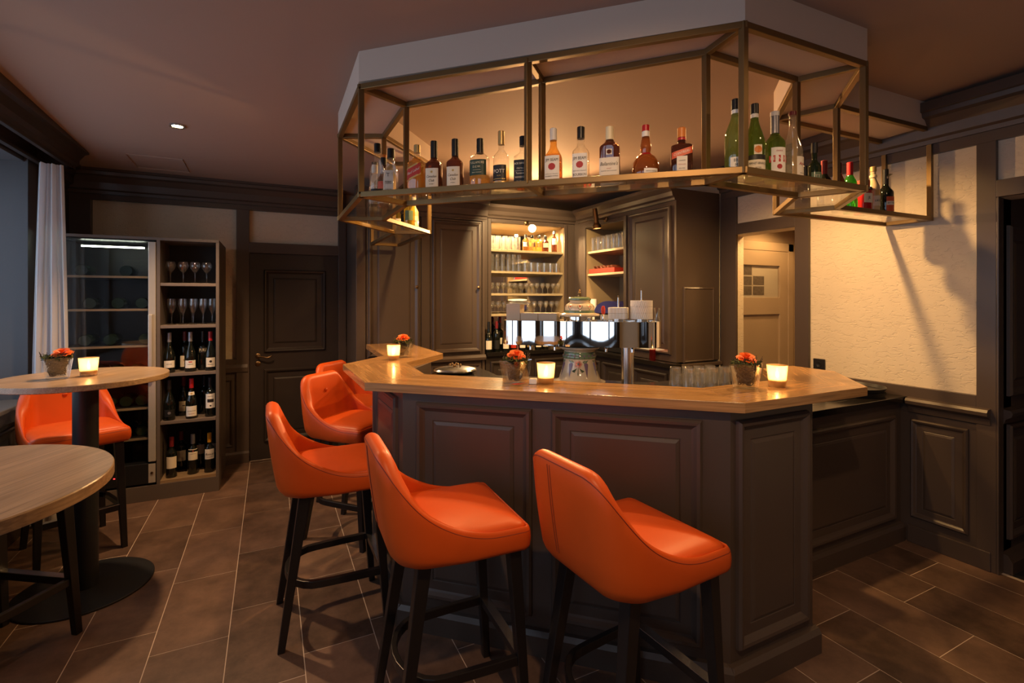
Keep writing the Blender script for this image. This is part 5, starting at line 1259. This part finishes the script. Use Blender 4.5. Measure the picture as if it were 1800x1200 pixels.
def candle(x, y, z, label, power):
    t = thing('candle_holder', label, 'candle', (x, y, z), 0, 'lit candles in frosted glasses')
    if 'cup' not in VC:
        VC['cup'] = MB().lathe([(0, 0), (0.033, 0), (0.036, 0.003), (0.044, 0.098), (0.0415, 0.098), (0.034, 0.014), (0, 0.012)], 28).mesh('glass_cup', M['candle_glass'])
        VC['wax'] = MB().lathe([(0, 0.014), (0.0325, 0.014), (0.034, 0.034), (0.0, 0.032)], 20).mesh('wax', M['wax'])
        VC['wick'] = MB().tube([(0, 0, 0.032), (0, 0, 0.040)], 0.001, 5).mesh('wick', M['ink'])
        VC['flame'] = MB().lathe([(0, 0.040), (0.0045, 0.045), (0.006, 0.052), (0.003, 0.063), (0, 0.070)], 12).mesh('flame', M['flame'])
    for k in ('cup', 'wax', 'wick', 'flame'): link({'cup': 'glass_cup'}.get(k, k), VC[k], t)
    point('candle_light', (x, y, z + 0.078), power, 0.004, (1.0, 0.50, 0.16))
candle(-0.875, 3.375, 1.1352, 'lit candle glass on the round table by the window', 0.6)
candle(0.725, 3.225, 1.1502, 'lit candle glass farthest away at the left end of the bar', 0.6)
candle(1.165, 2.005, 1.1502, 'lit candle glass at the middle of the bar top', 0.6)
candle(2.072, 1.475, 1.1502, 'lit candle glass at the right end of the bar top', 0.6)
sq = obj('sugar_packet', MB().box(-0.018, 0.018, -0.012, 0.012, 0, 0.026), M['paper_white'], bevel=0.004); sq.location = (1.105, 2.02, 1.1502); sq.rotation_euler = (0, 0, R(-35)); tag(sq, 'small white cube between middle vase and candle on the bar', 'box')

# ================================================================= BEER TAP
tap = thing('beer_tap', 'painted ceramic beer tap column with a wide polished chrome shield', 'beer tap', (1.62, 2.40, 1.0605), R(-42.2))
def tp(name, prof, m, seg=40):
    prof = [(r, z * 0.92 if z < 0.24 else z) for r, z in prof]
    return obj(name, MB().lathe(prof, seg), M[m], tap)
zo = 1.0605
tp('lower_column', [(0.0, 0.0), (0.150, 0.0), (0.150, 0.012), (0.128, 0.022), (0.120, 0.03), (0.106, 0.075), (0.096, 0.115), (0.092, 0.150), (0.093, 0.157)], 'ceramic')
tp('green_band', [(0.093, 0.157), (0.097, 0.160), (0.0985, 0.170), (0.096, 0.178), (0.091, 0.180), (0.0905, 0.196), (0.088, 0.200)], 'ceramic_green')
tp('collar', [(0.088, 0.200), (0.090, 0.206), (0.105, 0.212), (0.117, 0.222), (0.118, 0.229), (0.110, 0.232), (0.0, 0.232)], 'ceramic')
tp('neck', [(0.0, 0.352), (0.075, 0.352), (0.075, 0.386), (0.0, 0.386)], 'chrome')
tp('cap_collar', [(0.0, 0.386), (0.112, 0.386), (0.118, 0.392), (0.116, 0.400), (0.095, 0.406), (0.088, 0.408)], 'ceramic')
tp('cap_green_ring', [(0.088, 0.408), (0.0885, 0.412), (0.086, 0.420), (0.0855, 0.422)], 'ceramic_green')
tp('cap_dome', [(0.0855, 0.422), (0.086, 0.440), (0.076, 0.456), (0.062, 0.464), (0.057, 0.468), (0.056, 0.474), (0.062, 0.478)], 'ceramic')
tp('cap_green_top', [(0.062, 0.478), (0.067, 0.482), (0.067, 0.490), (0.058, 0.497), (0.020, 0.500), (0.0, 0.501)], 'ceramic_green')
tp('finial', [(0.010, 0.500), (0.010, 0.506), (0.005, 0.510), (0.009, 0.518), (0.009, 0.524), (0.004, 0.530), (0.006, 0.536), (0.0, 0.546)], 'dark_brass', 14)
def rad(P, z):
    for (r0, z0), (r1, z1) in zip(P, P[1:]):
        if z0 <= z <= z1: return r0 + (r1 - r0) * (z - z0) / max(1e-6, z1 - z0)
LC = [(0.128, 0.022), (0.120, 0.03), (0.106, 0.075), (0.096, 0.115), (0.092, 0.150), (0.093, 0.157), (0.0985, 0.17), (0.0905, 0.196)]
DM = [(0.0885, 0.412), (0.0855, 0.422), (0.086, 0.440), (0.076, 0.456), (0.062, 0.464)]
def decal(pts2, P, a0, m, name, off=0.0009):
    """flat painted motif (s, z polygon fan) wrapped on the ceramic"""
    v = []
    for s, z in pts2:
        r = rad(P, z) + off; z = z * 0.92 if z < 0.24 else z; a = a0 + s / r; v.append((r * math.cos(a), r * math.sin(a), z))
    return v, [(0, i, i + 1) for i in range(1, len(pts2) - 1)]
paintm = {}
def add_decal(key, m, pts2, P, a0, off=0.0009):
    mb = paintm.setdefault((key, m), MB()); v, f = decal(pts2, P, a0, m, key, off); mb.add(v, f)
def disc(cs, cz, r, wav=0, n=18): return [(cs, cz)] + [(cs + r * (1 + wav * math.cos(5 * t)) * math.cos(t), cz + r * (1 + wav * math.cos(5 * t)) * math.sin(t)) for t in [2 * math.pi * i / n for i in range(n + 1)]]
for q in range(4):
    a0 = R(-90 + 90 * q + 4)
    add_decal('painted_rose', 'glaze_pink', disc(0, 0.128, 0.022, 0.10), LC, a0); add_decal('painted_rose', 'glaze_red', disc(0, 0.128, 0.014, 0.12), LC, a0, 0.0013); add_decal('painted_rose_heart', 'glaze_dark', disc(0, 0.130, 0.006), LC, a0, 0.0017)
    for sgn in (-1, 1):
        add_decal('painted_leaf' + '_' * (2 * q + (1 if sgn > 0 else 0)), 'ceramic_green', [(sgn * 0.024, 0.140), (sgn * 0.034, 0.150), (sgn * 0.052, 0.146), (sgn * 0.060, 0.152), (sgn * 0.050, 0.138), (sgn * 0.034, 0.132)], LC, a0)
        add_decal('painted_vine', 'glaze_dark', [(sgn * 0.006, 0.104), (sgn * 0.009, 0.104), (sgn * 0.020, 0.082), (sgn * 0.034, 0.088), (sgn * 0.036, 0.085), (sgn * 0.021, 0.077)], LC, a0)
    add_decal('painted_vine', 'glaze_dark', [(-0.0015, 0.106), (0.0015, 0.106), (0.003, 0.07), (0, 0.055), (-0.003, 0.07)], LC, a0)
    for dq in (-0.36, 0.36):
        add_decal('painted_spear' + '_' * (2 * q + (1 if dq > 0 else 0)), 'glaze_lilac', [(0, 0.045), (0.014, 0.128), (0.004, 0.136), (-0.012, 0.130)], LC, a0 + R(45) + dq * 0.9)
for q in range(9):
    a0 = 2 * math.pi * q / 9
    add_decal('painted_heart', 'glaze_red', disc(0, 0.446, 0.006, 0.15, 10), DM, a0)
    add_decal('painted_arch', 'glaze_dark', [(-0.001, 0.424), (0.001, 0.424), (0.014, 0.440), (0.0155, 0.450), (0.013, 0.450), (0.012, 0.441)], DM, a0); add_decal('painted_arch', 'glaze_dark', [(0.001, 0.424), (-0.001, 0.424), (-0.014, 0.440), (-0.0155, 0.450), (-0.013, 0.450), (-0.012, 0.441)], DM, a0)
for q in range(22):
    a0 = 2 * math.pi * q / 22
    add_decal('painted_scallop', 'glaze_lilac', disc(0, 0.178, 0.006, 0, 10), [(0.0985, 0.17), (0.0965, 0.1785), (0.0905, 0.196)], a0)
    add_decal('painted_stripe', 'glaze_dark', [(-0.0012, 0.160), (0.0012, 0.160), (0.0012, 0.170), (-0.0012, 0.170)], [(0.097, 0.158), (0.0985, 0.17)], a0)
for (key, m), mb in paintm.items(): 
    pd = obj(key.rstrip('_'), mb, M[m], tap)
    if key in ('painted_heart', 'painted_arch', 'painted_scallop', 'painted_stripe', 'painted_vine'): pd['kind'] = 'stuff'
# chrome shield: rounded loop with a tray floor
def stad(hw, hd, n=12, front_bulge=0.02):
    P = []
    for i in range(n + 1): a = R(-90 + 180 * i / n); P.append((hw - hd * 0.55 + hd * 0.55 * math.cos(a), hd * math.sin(a)))
    P += [(x, hd + front_bulge * (1 - (x / (hw - hd * 0.55)) ** 2) * 0.4) for x in [0.30, 0.2, 0.1, 0.0, -0.1, -0.2, -0.30]]
    for i in range(n + 1): a = R(90 + 180 * i / n); P.append((-hw + hd * 0.55 + hd * 0.55 * math.cos(a), hd * math.sin(a)))
    P += [(x, -hd - front_bulge * (1 - (x / (hw - hd * 0.55)) ** 2) + 0.006 * math.sin(x * 22)) for x in [-0.36 + 0.03 * i for i in range(25)]]
    return P
P = stad(0.456, 0.125); n_ = len(P); v = []; f = []
for z in (0.2225, 0.362):
    for x, y in P: v.append((x, y, z))
for x, y in P: v.append((x * 0.994, y * 0.975, 0.362))
for x, y in P: v.append((x * 0.994, y * 0.975, 0.2225))
for j in range(4):
    for k in range(n_):
        j2 = (j + 1) % 4; f.append((j * n_ + k, j * n_ + (k + 1) % n_, j2 * n_ + (k + 1) % n_, j2 * n_ + k))
obj('chrome_shield', MB().add(v, f, True), M['chrome'], tap)
fl_ = MB(); Pi = [(x * 0.993, y * 0.97) for x, y in P]; fl_.prism(Pi, 0.345, 0.352); obj('shield_tray', fl_, M['steel'], tap)
for sx in (-0.30, -0.15, 0.15, 0.30):
    tpart = obj('tap_spout', MB().tube([(sx, 0.05, 0.345), (sx, 0.05, 0.26), (sx, 0.03, 0.21), (sx, 0.03, 0.18)], 0.009, 10), M['chrome'], tap)
lv = obj('tap_lever', MB().tube([(0.135, 0.02, 0.352), (0.135, 0.02, 0.40)], 0.006, 8), M['chrome'], tap); obj('lever_knob', MB().lathe([(0, 0.395), (0.010, 0.40), (0.012, 0.43), (0.008, 0.445), (0, 0.447)], 12, (0.135, 0.02, 0)), M['red_label'], lv)
obj('support_tube', MB().lathe([(0.036, 0.0), (0.036, 0.3446)], 20, (0.27, 0.06, 0)), M['steel'], tap)
# things standing on the shield tray (tray coords -> world)
TM = Matrix.Translation((1.62, 2.40, 1.0605)) @ Matrix.Rotation(R(-42.2), 4, 'Z')
def on_tray(s, d=0.0): p = TM @ Vector((s, d, 0.3525)); return tuple(p)
def matbox(s, d, w, dp, h, label, lid=False):
    t = obj('beermat_stack', MB().box(-w / 2, w / 2, -dp / 2, dp / 2, 0, h), M['paper_grey'], bevel=0.002); t.location = on_tray(s, d); t.rotation_euler = (0, 0, R(-42.2)); tag(t, label, 'beermats', 'stacks of beermats on the tap')
    return t
matbox(-0.388, 0.0, 0.085, 0.10, 0.105, 'tallest grey stack of beermats at the left end of the chrome shield')
matbox(-0.290, 0.0, 0.105, 0.10, 0.052, 'low grey stack of beermats, middle of the three on the shield')
matbox(-0.180, 0.0, 0.110, 0.10, 0.052, 'low grey stack of beermats directly left of the ceramic cap')
for k, (dx, rz_) in enumerate(((0.0, 8), (0.012, -6), (-0.01, 15))):
    m_ = obj('beermat', MB().lathe([(0, 0), (0.058, 0), (0.058, 0.0016), (0, 0.0016)], 28, smooth=False), M['paper_white']); p = on_tray(-0.365 + dx, 0.0); m_.location = (p[0], p[1], p[2] + 0.1068 + k * 0.0105); m_.rotation_euler = (R((4, -3, 5)[k]), R((3, 5, -3)[k]), 0)
    tag(m_, 'loose round beermat on the tallest beermat stack, %s' % ('lowest', 'middle', 'uppermost')[k], 'beermat')
def doily(s, d, r, h, rings, square, label):
    t = thing('doily_stand', label, 'doily stand', on_tray(s, d), R(-42.2))
    obj('foot', MB().lathe([(0, 0), (r * 1.05, 0), (r * 1.05, 0.006), (0, 0.006)], 4 if square else 28, smooth=False) , M['vase_glass'], t)
    obj('foot_ring', MB().lathe([(0, 0.006), (r * 0.6, 0.006), (r * 0.6, 0.022), (0, 0.022)], 24), M['steel'], t)
    for k in range(rings):
        z0 = 0.022 + h * k / rings; z1 = 0.022 + h * (k + 1) / rings
        if square:
            mb = MB(); v = []; f = []; n = 40; 
            for z in (z0, z1 - 0.001):
                for i in range(n):
                    a = 2 * math.pi * i / n; kx = 1 / max(abs(math.cos(a)), abs(math.sin(a))); rr = r * min(kx, 1.3) * 0.95 * (1 + 0.015 * math.cos(20 * a)); v.append((rr * math.cos(a), rr * math.sin(a), z))
            for i in range(n): f.append((i, (i + 1) % n, n + (i + 1) % n, n + i))
            f.append(list(range(n))[::-1]); f.append([n + i for i in range(n)]); mb.add(v, f)
        else:
            mb = MB(); v = []; f = []; n = 72
            for z in (z0, (z0 + z1) / 2, z1 - 0.001):
                for i in range(n):
                    a = 2 * math.pi * i / n; rr = r * (1 + 0.02 * math.cos(36 * a + (3 if z == (z0 + z1) / 2 else 0))); v.append((rr * math.cos(a), rr * math.sin(a), z))
            for j in range(2):
                for i in range(n): f.append((j * n + i, j * n + (i + 1) % n, (j + 1) * n + (i + 1) % n, (j + 1) * n + i))
            f.append(list(range(n))[::-1]); f.append([2 * n + i for i in range(n)]); mb.add(v, f)
        obj('paper_stack', mb, M['doily'], t)
    zt_ = 0.022 + h
    obj('handle', MB().tube([(0, -0.010, zt_ - 0.002), (0, -0.010, zt_ + 0.055), (0, -0.006, zt_ + 0.064), (0, 0.006, zt_ + 0.064), (0, 0.010, zt_ + 0.055), (0, 0.010, zt_ - 0.002)], 0.004, 8), M['steel'], t)
doily(0.222, 0.0, 0.056, 0.065, 2, True, 'square stack of white tap drip papers with steel handle')
doily(0.350, 0.0, 0.060, 0.105, 3, False, 'taller round stack of white tap drip papers with steel handle')
gv = obj('bud_glass', MB().lathe([(0, 0), (0.019, 0), (0.019, 0.012), (0.012, 0.035), (0.013, 0.055), (0.018, 0.085), (0.016, 0.085), (0.010, 0.05), (0.010, 0.036), (0.015, 0.012), (0, 0.012)], 18), M['vase_glass']); gv.location = on_tray(0.434, 0.0); tag(gv, 'small slim glass at the right end of the chrome shield', 'glass')
# back bar items
for i, (x, y, lab) in enumerate(((3.10, 3.40, 'red syrup bottle on the back bar worktop right of the tap'), (3.10, 4.45, 'red syrup bottle behind the ceramic tap cap, left one'), (3.10, 4.36, 'red syrup bottle behind the ceramic tap cap, right one'))):
    bottle(lab, (x - 0.022, y, 0.9955), R(-140), b_std(0.028, 0.26, 0.19, 0.225, 0.016), ['red_liq' if i == 0 else 'red_bottle'], None, 0, (1, 1), (0.018, 0.24, 0.33, 'cap_red'), [(0.10, 0.16, 0.025, 'paper')])
cm = thing('coffee_machine', 'dark blue and white coffee machine in the right niche', 'coffee machine', (3.36, 4.15, 0.995))
obj('body', MB().box(-0.19, 0.21, -0.26, 0.26, 0, 0.40), M['black_plastic'], cm, bevel=0.01)
dm = MB(); v = []; f = []; n = 16
for xx in (-0.20, 0.20):
    for i in range(n + 1):
        a = math.pi * i / n; v.append((xx, -0.25 * math.cos(a), 0.40 + 0.13 * math.sin(a)))
f = [(i, i + 1, n + 2 + i, n + 1 + i) for i in range(n)] + [list(range(n + 1)), [n + 1 + i for i in range(n + 1)], (0, n, 2 * n + 1, n + 1)]
obj('dome_lid', dm.add(v, f), M['blue_plastic'], cm)
obj('front_plate', MB().box(-0.198, -0.189, -0.24, 0.14, 0.22, 0.385), M['cap_grey'], cm); obj('badge', MB().box(-0.202, -0.197, -0.22, -0.13, 0.30, 0.35), M['paper'], cm)
obj('cup_column', MB().lathe([(0, 0.25), (0.035, 0.25), (0.035, 0.55), (0, 0.55)], 20, (-0.17, 0.30, 0)), M['paper_white'], cm)
# crate of packets on the second right shelf
cr = thing('packet_crate', 'open red crate of small brown packets on the right niche shelf', 'crate', (3.30, 4.27, SH2[1] + 0.0005))
for b in ((-0.14, -0.132, -0.22, 0.22, 0, 0.05), (0.132, 0.14, -0.22, 0.22, 0, 0.05), (-0.132, 0.132, -0.22, -0.212, 0, 0.05), (-0.132, 0.132, 0.212, 0.22, 0, 0.05), (-0.132, 0.132, -0.212, 0.212, 0, 0.006)):
    obj('crate_side', MB().box(*b), M['red_label'], cr)
for k in range(11):
    p = obj('packet', MB().box(-0.055, 0.055, -0.004, 0.004, 0, 0.085), M['brown_packet'], bevel=0.002); p.location = (3.235 + (k % 2) * 0.012, 4.075 + k * 0.031, SH2[1] + 0.014); p.rotation_euler = (R(-38), 0, 0)
    tag(p, 'brown packet standing slanted in the red crate', 'packet', 'packets in the red crate')
mj = thing('metal_jug', 'small steel jug at the right end of the right niche shelf', 'jug', (3.25, 3.935, SH2[1] + 0.0005))
obj('body', MB().lathe([(0, 0), (0.045, 0), (0.048, 0.01), (0.036, 0.10), (0.040, 0.125), (0.037, 0.125), (0.033, 0.10), (0.044, 0.012), (0, 0.008)], 24), M['steel'], mj); obj('handle', MB().tube([(0.036, 0, 0.11), (0.068, 0, 0.10), (0.07, 0, 0.06), (0.043, 0, 0.03)], 0.005, 8), M['steel'], mj)
# tumblers turned upside down on the inner worktop
k = 0
for i in range(4):
    for j in range(2):
        glass('tumbler', 'upturned tumbler in the cluster behind the right bar top', 'glass', 'upturned tumblers behind the bar top', (2.075 + i * 0.078 + j * 0.03, 2.105 - i * 0.012 - j * 0.075, 1.0605), cup(0.030, 0.034, 0.10), 16, True, key='up')
sd = thing('silver_dish', 'oval silver dish with dark grapes behind the bar top at left', 'dish', (1.09, 3.06, 1.0605), R(-15))
mb = MB().lathe([(0, 0), (0.11, 0), (0.138, 0.012), (0.142, 0.020), (0.135, 0.030), (0.10, 0.040), (0.0, 0.044)], 36); mb.v = [(x, y * 0.72, z) for x, y, z in mb.v]; obj('cover', mb, M['steel'], sd)
gp = MB()
for i, (x, y) in enumerate(((0, 0), (0.018, 0.006), (-0.018, 0.004), (0.034, -0.004), (-0.034, 0.0), (0.008, 0.014), (-0.01, -0.012))):
    gp.lathe([(0, -0.009), (0.006, -0.007), (0.009, 0), (0.006, 0.007), (0, 0.009)], 10, (x, y, 0.052 + 0.004 * (i % 3)))
obj('leaf_handle', gp, M['dark_brass'], sd)
# round trays on the side cabinet
for i in range(2):
    t = obj('serving_tray', MB().lathe([(0, 0), (0.178, 0), (0.19, 0.026), (0.187, 0.026), (0.175, 0.006), (0, 0.006)], 48), M['black_plastic']); t.location = (3.445, 1.925, 0.9255 + i * 0.028); tag(t, ('lower', 'upper')[i] + ' of two stacked round black serving trays on the side cabinet', 'tray', 'round black serving trays')
